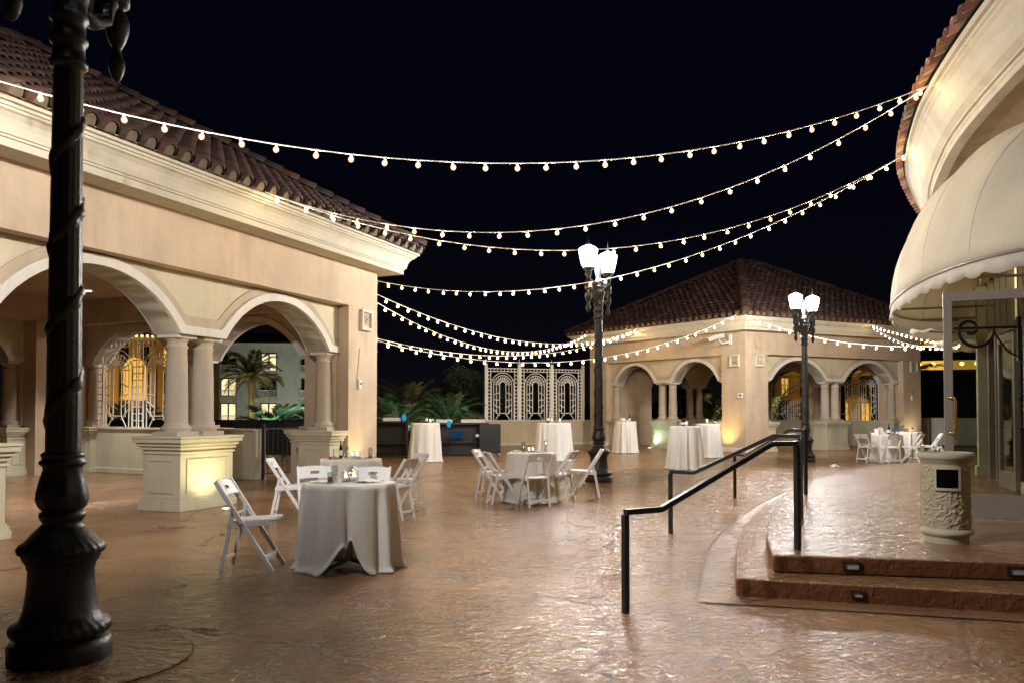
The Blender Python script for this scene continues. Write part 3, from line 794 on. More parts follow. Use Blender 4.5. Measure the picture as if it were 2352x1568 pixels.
# ------------------------------------------------------------------ street lamps
def make_lamp():
    root=empty('street_lamp',(0,0,0))
    def flute(a,z): return .018*cos(16*a) if 1.15<z<3.25 else 0
    MB().lathe([(.268,0),(.27,.02),(.27,.085),(.262,.10),(.25,.118),(.225,.125)],n=40).build('base_plinth',M['iron'],root)
    bell=MB().lathe([(.225,.125),(.245,.14),(.258,.155),(.262,.175),(.258,.192),(.25,.205),(.215,.225),(.195,.27),(.182,.34),(.174,.42),(.17,.50),(.178,.51),(.18,.53),(.19,.545),(.20,.56),(.205,.58)],n=120,ripple=lambda a,z:.016*cos(28*a+z*60) if .13<z<.215 else 0)
    bell.build('bell_base',M['iron'],root)
    MB().lathe([(.195,.575),(.222,.595),(.228,.615),(.215,.64),(.19,.66),(.165,.69),(.128,.73),(.10,.755),(.112,.775),(.122,.795),(.118,.815),(.104,.825)],n=120,ripple=lambda a,z:.020*cos(26*a+z*50) if .585<z<.65 else 0).build('collar_ring',M['iron'],root)
    MB().lathe([(.104,.825),(.125,.85),(.136,.885),(.132,.93),(.116,1.0),(.102,1.06),(.106,1.075),(.122,1.085),(.124,1.10),(.108,1.115),(.112,1.13),(.116,1.14),(.10,1.155)],n=32,ripple=lambda a,z:.03*cos(8*a) if .86<z<1.05 else 0).build('vase',M['iron'],root)
    shaft=MB().lathe([(.092+(-.014)*k/24, 1.15+2.18*k/24) for k in range(25)],n=64,ripple=flute)
    sh=shaft.build('shaft',M['iron'],root)
    vine=MB()
    pts=[]; rs=[]
    for k in range(90):
        t=k/89; z=1.22+t*2.02; an=t*4.2*2*pi+.6
        rr=.054-.012*t; pts.append((rr*cos(an),rr*sin(an),z)); rs.append(.052+.005*sin(k*1.9)+.003*sin(k*4.1))
    vine.tube(pts,rs,n=8)
    vine.build('vine_relief',M['iron'],sh)
    MB().lathe([(.078,3.33),(.10,3.345),(.104,3.37),(.088,3.385),(.086,3.47),(.102,3.485),(.104,3.51),(.088,3.525),(.088,3.60),(.104,3.615),(.102,3.64),(.09,3.655),(.098,3.72),(.118,3.80),(.14,3.88),(.142,3.90),(.11,3.92),(.11,3.96),(.13,3.98),(.13,4.0),(.09,4.03),(.10,4.07),(.115,4.09),(.06,4.14),(.05,4.2),(.075,4.30),(.08,4.36),(.05,4.46),(.032,4.52),(.05,4.54),(.02,4.58),(.008,4.64)],n=28,ripple=lambda a,z:.03*cos(12*a) if 3.66<z<3.9 else 0).build('capital',M['iron'],root)
    R_=.42
    for s in (-1,1):
        arm=MB()
        arm.bar((s*.08,0,4.02),(s*R_,0,4.08),.10,.07)
        # scroll under the arm
        pts=[]
        for k in range(22):
            t=k/21; an=-pi/2+t*1.9*pi; rr=.12*(1-.55*t)
            pts.append((s*(.24+rr*cos(an)),0,3.92+rr*sin(an)))
        arm.tube(pts,[.040-.018*k/21 for k in range(22)],n=8)
        arm.tube([(s*.11,0,3.72),(s*.2,0,3.70),(s*.30,0,3.76),(s*.36,0,3.9),(s*R_,0,4.05)],[.045,.05,.052,.05,.05],n=8)
        arm.bar((s*.11,0,3.73),(s*.14,0,4.02),.06,.10)
        ao=arm.build('arm',M['iron'],root)
        pf=[(.006,3.42),(.026,3.44),(.040,3.475),(.050,3.52),(.044,3.56),(.026,3.605),(.028,3.63),(.052,3.68),(.070,3.74),(.072,3.80),(.056,3.845),(.036,3.87),(.05,3.885),(.070,3.90),(.074,3.94),(.074,3.985),(.062,4.0),(.072,4.015),(.074,4.06),(.05,4.10),(.045,4.16),(.066,4.18),(.075,4.23),(.06,4.27),(.115,4.315),(.12,4.335)]
        MB().lathe(pf,(s*R_,0,0),20).build('pendant',M['iron'],ao)
        ln=MB().lathe([(.112,4.34),(.128,4.38),(.15,4.46),(.17,4.55),(.186,4.64),(.195,4.71),(.15,4.745),(.09,4.775),(.03,4.80)],(s*R_,0,0),16,smooth=False,caps=False).build('lantern',M['lantern'],root)
        cp=MB().lathe([(.035,4.795),(.045,4.81),(.03,4.835),(.018,4.86),(.022,4.875),(.010,4.90),(.005,4.98)],(s*R_,0,0),12)
        cp.build('finial',M['iron'],ln)
        rb=MB()
        for k in range(8):
            an=2*pi*k/8
            rb.tube([(s*R_+.116*cos(an),.116*sin(an),4.335),(s*R_+.16*cos(an),.16*sin(an),4.52),(s*R_+.196*cos(an),.196*sin(an),4.71)],.006,n=4)
        rb.build('rib_frame',M['iron'],ln)
    return root
lampA=make_lamp(); register(lampA)
LAMPS=[((-2.575,4.75,0),radians(79),'nearest black ornate lamp post, filling the left of the picture'),
       ((1.748,16.68,0),radians(56),'black lamp post with two lit lanterns behind the chairs, in the middle'),
       ((8.24,23.25,0),radians(38),'black lit lamp post beyond the handrails, in front of the far pavilion')]
lamp_roots=[]
for i,(loc,rz,lab) in enumerate(LAMPS):
    o=lampA if i==0 else copy_tree(lampA)
    o.location=loc; o.rotation_euler.z=rz; o.scale=(1,1,[1.015,.98,.98][i]); tag(o,lab,'lamp post','ornate black lamp posts'); lamp_roots.append(o)
    pw=[1150,1200,1200][i]
    for s in (-1,1):
        point('lantern_lamp',(loc[0]+s*.42*cos(rz),loc[1]+s*.42*sin(rz),[4.60,4.42,4.42][i]),pw,(1.0,.975,.94),.06)
# round patch in the floor at the near post
pp=MB(); pp.add([(-2.45+.60*cos(2*pi*k/48),4.72+.60*sin(2*pi*k/48),.004) for k in range(48)],[tuple(range(48))]); structure(pp.build('round_floor_patch',M['tread']))
rg=MB()
for k in range(48):
    a0,a1=2*pi*k/48,2*pi*(k+1)/48
    rg.add([(-2.45+r_*cos(t),4.72+r_*sin(t),.008) for r_,t in ((.60,a0),(.607,a0),(.607,a1),(.60,a1))],[(0,1,2,3)])
structure(rg.build('patch_groove_line',M['riser']))

# ------------------------------------------------------------------ white folding chairs
def make_chair():
    root=empty('folding_chair',(0,0,0)); W=.185
    top=(-.27,.79); bot=(.235,0)
    for s in (-1,1):
        x=s*W
        MB().bar((x,bot[0],bot[1]+.004),(x,top[0],top[1]),.022,.042,(0,1,0)).build('long_leg',M['chair'],root,.006)
        MB().bar((s*(W-.025),-.225,.004),(s*(W-.025),-.115,.555),.02,.034,(0,1,0)).build('rear_leg',M['chair'],root,.005)
    b=MB()
    n=10; rows=[]
    for (z,y) in ((.79,-.27),(.66,-.187)):
        pass
    # curved backrest with a hand slot
    def bp(u,v,off):
        x=(u-.5)*2*(W-.008); z=.785-.125*v+ (.012*(1-(2*u-1)**2) if v<.5 else -.012*(1-(2*u-1)**2)*-1); y=-.265+.081*v-.028*(1-(2*u-1)**2)+off
        return (x,y,z)
    us=[0,.12,.25,.36,.44,.56,.64,.75,.88,1]; vs=[0,.42,.68,1]
    for off,fl in ((-.011,False),(.011,True)):
        pts=[bp(u_,v_,off) for v_ in vs for u_ in us]; f=[]
        for j in range(3):
            for i in range(len(us)-1):
                if j==1 and 3<=i<=5: continue
                q=(j*10+i,j*10+i+1,(j+1)*10+i+1,(j+1)*10+i); f.append(q if fl else q[::-1])
        b.add(pts,f,True)
    for v_ in (0,1):
        pts=[bp(u_,v_,-.011) for u_ in us]+[bp(u_,v_,.011) for u_ in us]
        b.add(pts,[(i,i+1,11+i,10+i) for i in range(9)])
    for v_ in (.42,.68):
        pts=[bp(us[k],v_,-.011) for k in range(3,7)]+[bp(us[k],v_,.011) for k in range(3,7)]
        b.add(pts,[(i,i+1,5+i,4+i) for i in range(3)])
    b.build('backrest',M['chair'],root)
    s_=MB()
    s_.loft([[(-x,y,z),(x,y,z),(x,y,z+.022),(-x,y,z+.022)] for (x,y,z) in ((.150,-.165,.418),(.160,-.05,.425),(.165,.10,.435),(.165,.20,.44),(.145,.235,.442))])
    so=s_.build('seat',M['chair'],root,.008)
    for s in (-1,1): MB().bar((s*.166,-.17,.405),(s*.166,.20,.425),.016,.04).build('seat_rail',M['chair'],so)
    MB().bar((-W,.165,.115),(W,.165,.115),.016,.045).build('front_stretcher',M['chair'],root,.004)
    MB().bar((-W+.03,-.205,.105),(W-.03,-.205,.105),.016,.035).build('rear_stretcher',M['chair'],root,.004)
    MB().bar((-W+.03,-.125,.50),(W-.03,-.125,.50),.012,.02).build('brace',M['chair'],root)
    h=MB()
    for s in (-1,1):
        h.tube([(s*(W+.010),-.03,.415),(s*(W+.016),-.03,.415)],.008,n=8); h.tube([(s*(W+.010),-.115,.545),(s*(W+.016),-.115,.545)],.007,n=8)
    h.build('rivets',M['steel'],root)
    return root
ch0=make_chair(); register(ch0)
CHAIRS=[
 ((-2.33,7.45),(1,.0),'lone white folding chair left of the nearest table, seen side-on'),
 ((-2.90,10.85),(1,.12),'white folding chair at the left edge of the second table, catching a bright glint'),
 ((-2.12,9.02),(.35,-1),'white folding chair behind the nearest table, left of its candles'),
 ((-1.53,8.85),(-.02,-1),'white folding chair behind the nearest table, right of its candles'),
 ((-1.53,11.85),(-.75,-.55),'white folding chair behind the right edge of the second table'),
 ((-1.55,10.85),(-.93,.36),'white folding chair right of the second table, its rear legs to us'),
 ((-.33,13.35),(.95,-.22),'outer of the two chairs left of the bare-looking middle table'),
 ((-.13,12.62),(.9,.25),'inner of the two chairs left of the middle table, nearer to it'),
 ((.33,12.30),(-.36,1),'white folding chair with its back square to us at the middle table'),
 ((.72,12.95),(-.92,.38),'white folding chair right of the middle table, pushed in'),
 ((1.20,13.50),(-1,.06),'white folding chair pulled away from the table, before the middle lamp base'),
 ((9.86,23.0),(.85,.45),'far white chair left of the table with the blue bottles'),
 ((10.28,22.45),(0,1),'far white chair with its back to us at the table with blue bottles'),
 ((10.98,22.7),(-.65,.6),'far white chair right of the table with blue bottles'),
 ((11.85,23.4),(-.92,.3),'far white chair nearest the glass door stile'),
 ((10.75,24.2),(-.25,-.95),'far white chair behind the table with blue bottles, mostly hidden'),
]
for i,(p,f,lab) in enumerate(CHAIRS):
    o=ch0 if i==0 else copy_tree(ch0)
    o.location=(p[0],p[1],0); o.rotation_euler.z=atan2(f[1],f[0])-pi/2
    tag(o,lab,'chair','white folding chairs')

# ------------------------------------------------------------------ tables with cloths
def table(x,y,r,h,label,cat,grp):
    t=empty('round_table',(x,y,0),0,label,cat,grp)
    MB().lathe([(.0,h-.03),(r-.012,h-.03),(r-.005,h-.02),(r-.005,h-.010),(.0,h-.008)],n=40,caps=False).build('tabletop',M['darkbar'],t)
    MB().lathe([(.032,.06),(.032,h-.03)],n=12).build('stem',M['steel'],t)
    for k in range(4):
        a=pi/4+k*pi/2+.25
        MB().tube([(.02*cos(a),.02*sin(a),.075),(.26*cos(a),.26*sin(a),.035),(.30*cos(a),.30*sin(a),.012)],[.022,.018,.014],n=8).build('foot',M['steel'],t)
    return t
def cloth(x,y,r,h,label,grp,seed,spread=.05,floor_gap=None,folds=11,gapdir=None,amp=1.0):
    rnd=random.Random(seed); n=144; rows=22
    ph=[rnd.uniform(0,2*pi) for _ in range(4)]
    mb=MB(); vs=[]; fs=[]
    # top
    cap=[(0,0,h)]
    rings=[]
    for q in range(1,6):
        rings.append([(r*q/5.2*cos(2*pi*k/n),r*q/5.2*sin(2*pi*k/n),h+.0012*sin(5*k*2*pi/n+q)) for k in range(n)])
    low=[]
    for k in range(n):
        a=2*pi*k/n
        L=h-.006
        if gapdir is not None:
            da=(a-gapdir+pi)%(2*pi)-pi
            # cloth hem bunched up to one side of the parting
            bump=math.exp(-(abs(da)/.30)**3)*.27*(1+.9*da)+.05*math.exp(-((da-.16)/.06)**2)-.06*math.exp(-((da-.03)/.05)**2)
            L-=bump
        else:
            L-=.006*(1+sin(3*a+ph[1]))
        low.append(L)
    for j in range(rows+1):
        t=j/rows; ring=[]
        for k in range(n):
            a=2*pi*k/n
            L=low[k]*t
            def pk(x): return 2*(.5+.5*sin(x))**1.6-1
            wv=a+.12*sin(3*a+ph[3])
            f=pk(folds*wv+ph[0])*.75+pk((folds*1.7//1)*wv+ph[1]+.8*t)*.35+sin((folds//2)*a+ph[2])*.25
            am=amp*(.003+.050*t**.6)*(.75+.25*sin(2*a+ph[3]))
            rr=r+.003+spread*t**1.1+f*am
            if gapdir is not None:
                da=(a-gapdir+pi)%(2*pi)-pi
                rr-=.06*t**.7*math.exp(-((da-.03)/.055)**2)
            if t>.93: rr+=.03*(t-.93)/.07*(1 if gapdir is None else 1.3)
            aa=a+.035*t*sin(folds*a+ph[2])
            zz=h-.012*min(1,t*14)-L*(1 if t>0 else 0)
            zz=max(zz,.006+.004*(1+sin(9*a)))
            ring.append((rr*cos(aa),rr*sin(aa),zz))
        rings.append(ring)
    m=len(rings)
    vs=cap+[p for R_ in rings for p in R_]
    fs=[(0,1+k,1+(k+1)%n) for k in range(n)]
    for j in range(m-1):
        for k in range(n):
            fs.append((1+j*n+k,1+(j+1)*n+k,1+(j+1)*n+(k+1)%n,1+j*n+(k+1)%n))
    mb.add(vs,fs,True)
    o=mb.build('tablecloth',M['cloth']); o.location=(x,y,0)
    md=o.modifiers.new('thick','SOLIDIFY'); md.thickness=.003; md.offset=1
    tag(o,label,'tablecloth',grp); return o
GT='low round tables'; GK='high cocktail tables'; GC='white tablecloths'
TB={}
def T(key,x,y,r,h,tl,cl,cat,grp,seed,**kw):
    table(x,y,r,h,tl,cat,grp); cloth(x,y,r,h+.002,cl,GC,seed,**kw); TB[key]=(x,y,h+.006)
T('T1',-1.47,7.50,.405,.76,'nearest low round table with its metal foot showing','white cloth on the nearest table, hem parted at the front','table',GT,1,spread=.035,gapdir=-pi/2+.10,folds=10,amp=1.3)
T('T2',-2.19,11.25,.405,.76,'low round table behind the nearest one','white cloth on the second table, behind two chair backs','table',GT,2,spread=.05)
T('T3',.30,12.95,.375,.76,'low round table in the middle, ringed by five chairs','white cloth on the middle table, behind the square-on chair back','table',GT,3,spread=.05)
T('T4',10.52,23.2,.39,.76,'far low round table holding the blue bottles','white cloth on the far table with the blue bottles','table',GT,4,spread=.05)
T('T5',11.95,24.9,.36,.80,'rearmost low round table, against the bright right end pier','white cloth on the rearmost table by the right end pier','table',GT,5,spread=.05)
T('K1',-2.44,23.35,.385,1.085,'tall cocktail table in front of the black bars','white cloth to the floor on the cocktail table by the black bars','cocktail table',GK,6,spread=.075,folds=12)
T('K2',1.21,23.8,.47,1.085,'broad cocktail table before the white lattice screen','white cloth on the broad cocktail table before the lattice screen','cocktail table',GK,7,spread=.07,folds=14)
T('K3',3.88,28.3,.36,1.07,'smallest-looking cocktail table, far back by the pavilion arches','white cloth on the cocktail table farthest back','cocktail table',GK,8,spread=.08,folds=12)
T('K4',4.25,20.3,.365,1.05,'front one of two cocktail tables beside the far pavilion corner','white cloth on the front one of two neighbouring cocktail tables','cocktail table',GK,9,spread=.10,folds=12)
T('K5',6.02,25.5,.35,1.03,'rear one of two cocktail tables beside the far pavilion corner','white cloth on the rear one of two neighbouring cocktail tables','cocktail table',GK,10,spread=.08,folds=12)

# ------------------------------------------------------------------ things left on the tables
def tumbler(key,dx,dy,r,h,fill,label,grp='tumblers left on tables'):
    x,y,z=TB[key]; e=empty('tumbler',(x+dx,y+dy,z),0,label,'glass',grp)
    MB().lathe([(.0,.0),(r*.92,.0),(r*.93,.006),(r,h),(r*.94,h),(r*.86,.012),(0,.012)],n=20,caps=False).build('glass',M['tumbler'],e)
    if fill: MB().lathe([(0,.013),(r*.84,.013),(r*.86,.013+fill),(0,.013+fill)],n=16,caps=False).build('drink',M['whisky'],e)
    return e
def candle(key,dx,dy,label,s=1.0,n=2):
    x,y,z=TB[key]; e=empty('candle_holder',(x+dx,y+dy,z),.3,label,'candle holder','faceted candle holders on tables')
    mb=MB(); R=.036*s;H=.085*s
    rings=[]
    for j in range(7):
        rr=R*(.92+.08*(j%2)); rings.append([(rr*cos(2*pi*(k+.5*(j%2))/10),rr*sin(2*pi*(k+.5*(j%2))/10),H*j/6) for k in range(10)])
    mb.loft(rings,True,False).build('faceted_glass',M['tumbler'],e)
    w_=MB().lathe([(0,.004),(R*.7,.004),(R*.7,H*.4),(0,H*.42)],n=12,caps=False).build('wax',M['paper'],e)
    f=MB()
    f.lathe([(.002*s,H*.44),(.009*s,H*.52),(.007*s,H*.65),(.001,H*.85)],n=8)
    f.build('flame',M['candle'],e)
    return e
def bottle(key,dx,dy,h,mat,label,r=.032):
    x,y,z=TB[key]; e=empty('bottle',(x+dx,y+dy,z),0,label,'bottle','bottles left on tables')
    MB().lathe([(r*.95,0),(r,.008),(r,h*.55),(r*.9,h*.62),(r*.45,h*.75),(r*.38,h*.8),(r*.38,h*.97),(r*.46,h*.975),(r*.46,h)],n=18).build('body',M[mat],e)
    MB().lathe([(r*1.02,h*.18),(r*1.02,h*.46)],n=18,caps=False).build('paper_label',M['paper'],e)
    return e
def card(key,dx,dy,w_,h,rz,label,name='menu_card',cat='card',lean=.5):
    x,y,z=TB[key]; e=MB()
    e.add([(-w_,0,0),(w_,0,0),(w_,h*lean,h),(-w_,h*lean,h),(-w_,h*lean*1.9,0),(w_,h*lean*1.9,0)],[(0,1,2,3),(3,2,5,4)])
    o=e.build(name,M['paper']); o.location=(x+dx,y+dy,z); o.rotation_euler.z=rz; tag(o,label,cat,'paper left on tables')
    md=o.modifiers.new('t','SOLIDIFY'); md.thickness=.003; return o
def napkin(loc,s,label,seed,cat='napkin',grp='crumpled napkins',h=.035,mat='paper',name='napkin'):
    rnd=random.Random(seed); n=9; vs=[];fs=[]
    for i in range(n):
        for j in range(n):
            a,b=(i/(n-1)-.5)*2,(j/(n-1)-.5)*2
            vs.append((a*s*(1+rnd.uniform(-.18,.18)),b*s*(1+rnd.uniform(-.18,.18)),.004+h*abs(sin(a*2.3+rnd.uniform(-.6,.6))*cos(b*2.1+rnd.uniform(-.5,.5)))))
    fs=[(i*n+j,(i+1)*n+j,(i+1)*n+j+1,i*n+j+1) for i in range(n-1) for j in range(n-1)]
    o=MB().add(vs,fs).build(name,M[mat]); o.location=loc; o.rotation_euler.z=rnd.uniform(0,6); tag(o,label,cat,grp)
    md=o.modifiers.new('t','SOLIDIFY'); md.thickness=.003; return o
def ont(key,dx,dy,dz=.001): x,y,z=TB[key]; return (x+dx,y+dy,z+dz)
tumbler('T1',-.145,-.13,.030,.10,.045,'short tumbler of amber drink left of the candles on nearest table')
tumbler('T1',-.14,.02,.030,.15,0,'tall empty glass behind the short tumbler on nearest table')
tumbler('T1',-.01,.10,.030,.14,.05,'tall glass with amber drink behind the candles on nearest table')
candle('T1',-.035,.0,'left sparkling candle holder on nearest table',1.15)
candle('T1',.035,.02,'right sparkling candle holder on nearest table',1.3)
tumbler('T1',.19,.17,.035,.08,0,'low empty glass right of the candles, by the chair back')
napkin(ont('T1',-.24,-.04),.10,'flat crumpled napkin left on the nearest table',1,h=.012)
napkin(ont('T1',.17,.0),.10,'folded napkin right of the candles on nearest table',2,h=.022)
bottle('T2',-.14,.02,.25,'bottle','dark slim bottle on the second table',.022)
tumbler('T2',-.07,.05,.032,.16,0,'tall clear glass beside the slim bottle on second table')
candle('T2',.02,.0,'cluster-lit candle holder at the left of the second table pair',1.2)
candle('T2',.085,.04,'candle holder nearer the amber glass on second table',1.2)
tumbler('T2',.27,-.03,.033,.15,.03,'glass with a little amber drink on the second table')
napkin(ont('T2',-.22,-.1),.07,'brown bread on the left of second table',3,'bread',None,.035,'bread','bread')
napkin(ont('T2',.17,.05),.09,'napkin between candles and amber glass on second table',4,h=.03)
tumbler('T3',-.12,-.02,.035,.17,0,'tall clear glass left of the candles on middle table')
candle('T3',-.035,.0,'left lit candle holder on the middle table',1.1)
candle('T3',.03,.03,'right lit candle holder on the middle table',1.1)
tumbler('T3',.22,-.06,.030,.19,0,'slim tall glass at the right of middle table')
napkin(ont('T3',-.24,.05),.06,'rolled napkin at the left rim of middle table',5,h=.035)
napkin(ont('T3',.13,-.02),.06,'crumpled napkin right of candles on middle table',6,h=.04)
bottle('K1',.03,.0,.27,'bottle','dark wine bottle on the table by the black bars')
candle('K1',.13,.05,'lit candle on the cocktail table by the black bars',1.3)
tumbler('K1',-.10,.0,.04,.14,0,'clear glass left of the wine bottle by the black bars')
tumbler('K1',.20,.02,.04,.12,.05,'amber glass right of wine bottle by the black bars')
bottle('K2',-.17,.0,.30,'bottle','dark beer bottle on the table before the lattice screen',.036)
candle('K2',-.06,.05,'left candle on the table before the lattice screen',1.5)
candle('K2',.17,.02,'right candle on the table before the lattice screen',1.6)
tumbler('K2',.04,.08,.035,.2,0,'tall clear glass between two candles before the lattice screen')
bottle('K3',.15,.05,.25,'bottle','dark bottle on the cocktail table farthest back')
napkin(ont('K3',-.10,.0),.11,'white crumpled cloth on the cocktail table farthest back',8,h=.13)
napkin(ont('K3',.05,-.05),.09,'plate-sized paper heap beside bottle on farthest cocktail table',9,h=.06)
tumbler('K4',-.16,.05,.04,.13,0,'clear goblet at the left of front neighbouring cocktail table')
bottle('K4',-.02,.12,.20,'bottle','squat dark bottle on front neighbouring cocktail table',.05)
candle('K4',.03,.0,'lit candle on front neighbouring cocktail table',1.4)
tumbler('K4',.12,.05,.045,.15,0,'wide clear glass on front neighbouring cocktail table')
tumbler('K4',.20,.0,.04,.12,0,'clear glass nearest the right rim of front cocktail table')
candle('K5',.0,.0,'bright candle on the rear neighbouring cocktail table',1.9)
tumbler('K5',.17,.02,.045,.17,0,'tall glass on the rear neighbouring cocktail table')
bottle('K5',.24,.08,.16,'bottle','short dark bottle at the rim of rear cocktail table',.05)
bottle('T4',.05,.0,.30,'bottle','dark wine bottle on the far table with blue bottles',.038)
bottle('T4',.17,.03,.18,'bluebottle','left blue bottle on the far table',.04)
bottle('T4',.28,.0,.17,'bluebottle','right blue bottle on the far table',.04)
card('T4',-.10,.05,.07,.20,.3,'white menu card standing left of the wine bottle on far table')
card('T4',-.25,.10,.06,.16,-.4,'smaller white card at the left rim of far table')
napkin(ont('T4',.10,.12),.07,'napkin peak behind the blue bottles on far table',11,h=.14)
bottle('T5',.10,.0,.14,'bottle','short dark bottle on the rearmost table',.04)
tumbler('T5',-.08,.0,.07,.11,.03,'wide bowl glass on the rearmost table')
# litter on the floor
napkin(G(1917,1073),.09,'white paper scrap on the floor beyond the handrails',21,'litter','litter on the floor',.09,'paper','paper_scrap')
napkin(G(1838,1068),.07,'white paper scrap on floor beside the far lamp base',22,'litter','litter on the floor',.03,'paper','paper_scrap')
napkin(G(1593,1075),.10,'flat white paper in front of the front neighbouring cocktail table',23,'litter','litter on the floor',.012,'paper','paper_scrap')
napkin(G(1200,1052),.10,'flat white paper between middle chairs and the lamp base',24,'litter','litter on the floor',.01,'paper','paper_scrap')

# ------------------------------------------------------------------ litter bin
bx,by,_=G(2170,1252,.28); by+=.22; bx=(2170-1176)/FP*by
e=empty('litter_bin',(bx,by,.28),0,'round cream stone-textured litter bin on the terrace by the glass door','litter bin')
M['relief']=stucco('cast_stone_relief',(.42,.37,.25),var=.1,bump=.3); M['caststone']=stucco('cast_stone',(.46,.42,.31),bump=.3)
from mathutils import noise as mnoise
def worm(a,z):
    if z<.13 or z>.655: return 0
    p=Vector((cos(a)*3.0,sin(a)*3.0,z*16.0)); w_=mnoise.noise_vector(p*1.3)*.55
    v=abs(mnoise.noise(p*1.55+w_)); v2=abs(mnoise.noise(p*2.7+w_+Vector((7,3,1))))
    return .060*max(0,1-v*4.5)+.03*max(0,1-v2*5)-.02
MB().lathe([(.172,0),(.175,.05),(.178,.06),(.208,.075),(.214,.095),(.202,.115),(.184,.125)],n=40).build('base_ring',M['caststone'],e)
body=MB().lathe([(.184+.001*sin(k*.1),.118+.552*k/96) for k in range(97)],n=220,ripple=worm).build('body',M['relief'],e)
rim=MB().lathe([(.184,.665),(.188,.685),(.20,.69),(.202,.707),(.212,.713),(.228,.73),(.228,.757),(.217,.772),(.194,.774),(.188,.745)],n=48,caps=False).build('rim',M['caststone'],e)
MB().lathe([(0,.743),(.19,.743)],n=32,caps=False).build('lid_well',M['dark'],rim)  # black disc stands for the shade down in the well
ang=-pi/2-.42
def onc(r,w_,z): 
    a=ang+w_/r; return (r*cos(a),r*sin(a),z)
op=MB(); 
xs_=[-.088+.176*k/8 for k in range(9)]
op.add([onc(.199,x,z) for z in (.475,.635) for x in xs_],[(i,i+1,10+i,9+i) for i in range(8)]).build('opening',M['dark'],body)  # black sheet on the solid body stands for the shade inside
fr=MB()
for z0,z1 in ((.455,.476),(.634,.655)):
    v=[onc(.207,x*1.22,z) for z in (z0,z1) for x in xs_]+[onc(.17,x*1.22,z) for z in (z0,z1) for x in xs_]
    fr.add(v,[(i,i+1,10+i,9+i) for i in range(8)]+[(9+i,10+i,28+i,27+i) for i in range(8)]+[(i+1,i,18+i,19+i) for i in range(8)])
for x0,x1 in ((-.107,-.086),(.086,.107)):
    v=[onc(r_,x,z) for r_ in (.207,.17) for z in (.476,.634) for x in (x0,x1)]
    fr.add(v,[(0,1,3,2),(0,2,6,4),(1,5,7,3)])
fr.build('opening_frame',M['caststone'],body)
napkin((bx-.10,by-.05,.28+.775),.045,'crumpled white napkin left on the litter bin rim',31,'napkin','crumpled napkins',.05)

# ------------------------------------------------------------------ right building
EV=[(4.9,-1.0),(4.75,1.5),(4.74,3.6),(4.85,5.6),(5.03,7.5),(5.32,9.3),(5.88,11.6),(6.5,13.4),(7.4,15.5),(8.6,17.6),(9.9,19.6),(11.6,22.0),(13.6,24.6)]
curve=[Vector((p.x,p.y,0)) for p in catmull([Vector((a,b,0)) for a,b in EV],10)]
def resample(c,step):
    out=[c[0]]; acc=0
    for i in range(1,len(c)):
        seg=(c[i]-c[i-1]); l=seg.length; pos=0
        while acc+l-pos>=step:
            pos+=step-acc; out.append(c[i-1]+seg*(pos/l)); acc=0
        acc+=l-pos
    return out
def normals(c):
    ns=[]
    for i in range(len(c)):
        d=(c[min(i+1,len(c)-1)]-c[max(i-1,0)]).normalized(); ns.append(Vector((d.y,-d.x,0)))   # to the right = into building
    return ns
CU=resample(curve,.25); CN=normals(CU)
bld=empty('restaurant_building',(7.5,10,.28),0,'round-fronted cream building at the right with tiled eave and glass doors','building')
B0=Vector((7.5,10,.28))
def sweep(prof,nm,mat,par,smooth=True,i0=0,i1=None):
    cs=CU[i0:i1]; ns=CN[i0:i1]; mb=MB()
    rings=[[tuple(c+n_*o+Vector((0,0,z))-B0) for (o,z) in prof] for c,n_ in zip(cs,ns)]
    for k in range(len(prof)-1):
        vs=[p for r_ in rings for p in (r_[k],r_[k+1])]
        mb.add(vs,[(2*i,2*i+1,2*i+3,2*i+2) for i in range(len(rings)-1)],smooth)
    return mb.build(nm,mat,par)
corn=sweep([(.02,6.02),(.02,5.93),(.075,5.93),(.075,5.895),(.11,5.88),(.11,5.85),(.15,5.82),(.19,5.74),(.24,5.62),(.31,5.52),(.39,5.46),(.39,5.43),(.43,5.43),(.43,5.39),(.45,5.375),(.45,5.30),(.60,5.30)],'cornice',M['cornice'],bld)
sweep([(.60,5.30),(.60,5.34),(1.25,5.34)],'soffit',M['ceil'],bld)
WALL=1.25
wallb=sweep([(WALL,5.34),(WALL,4.0),(WALL,3.62)],'wall',M['pink'],bld)
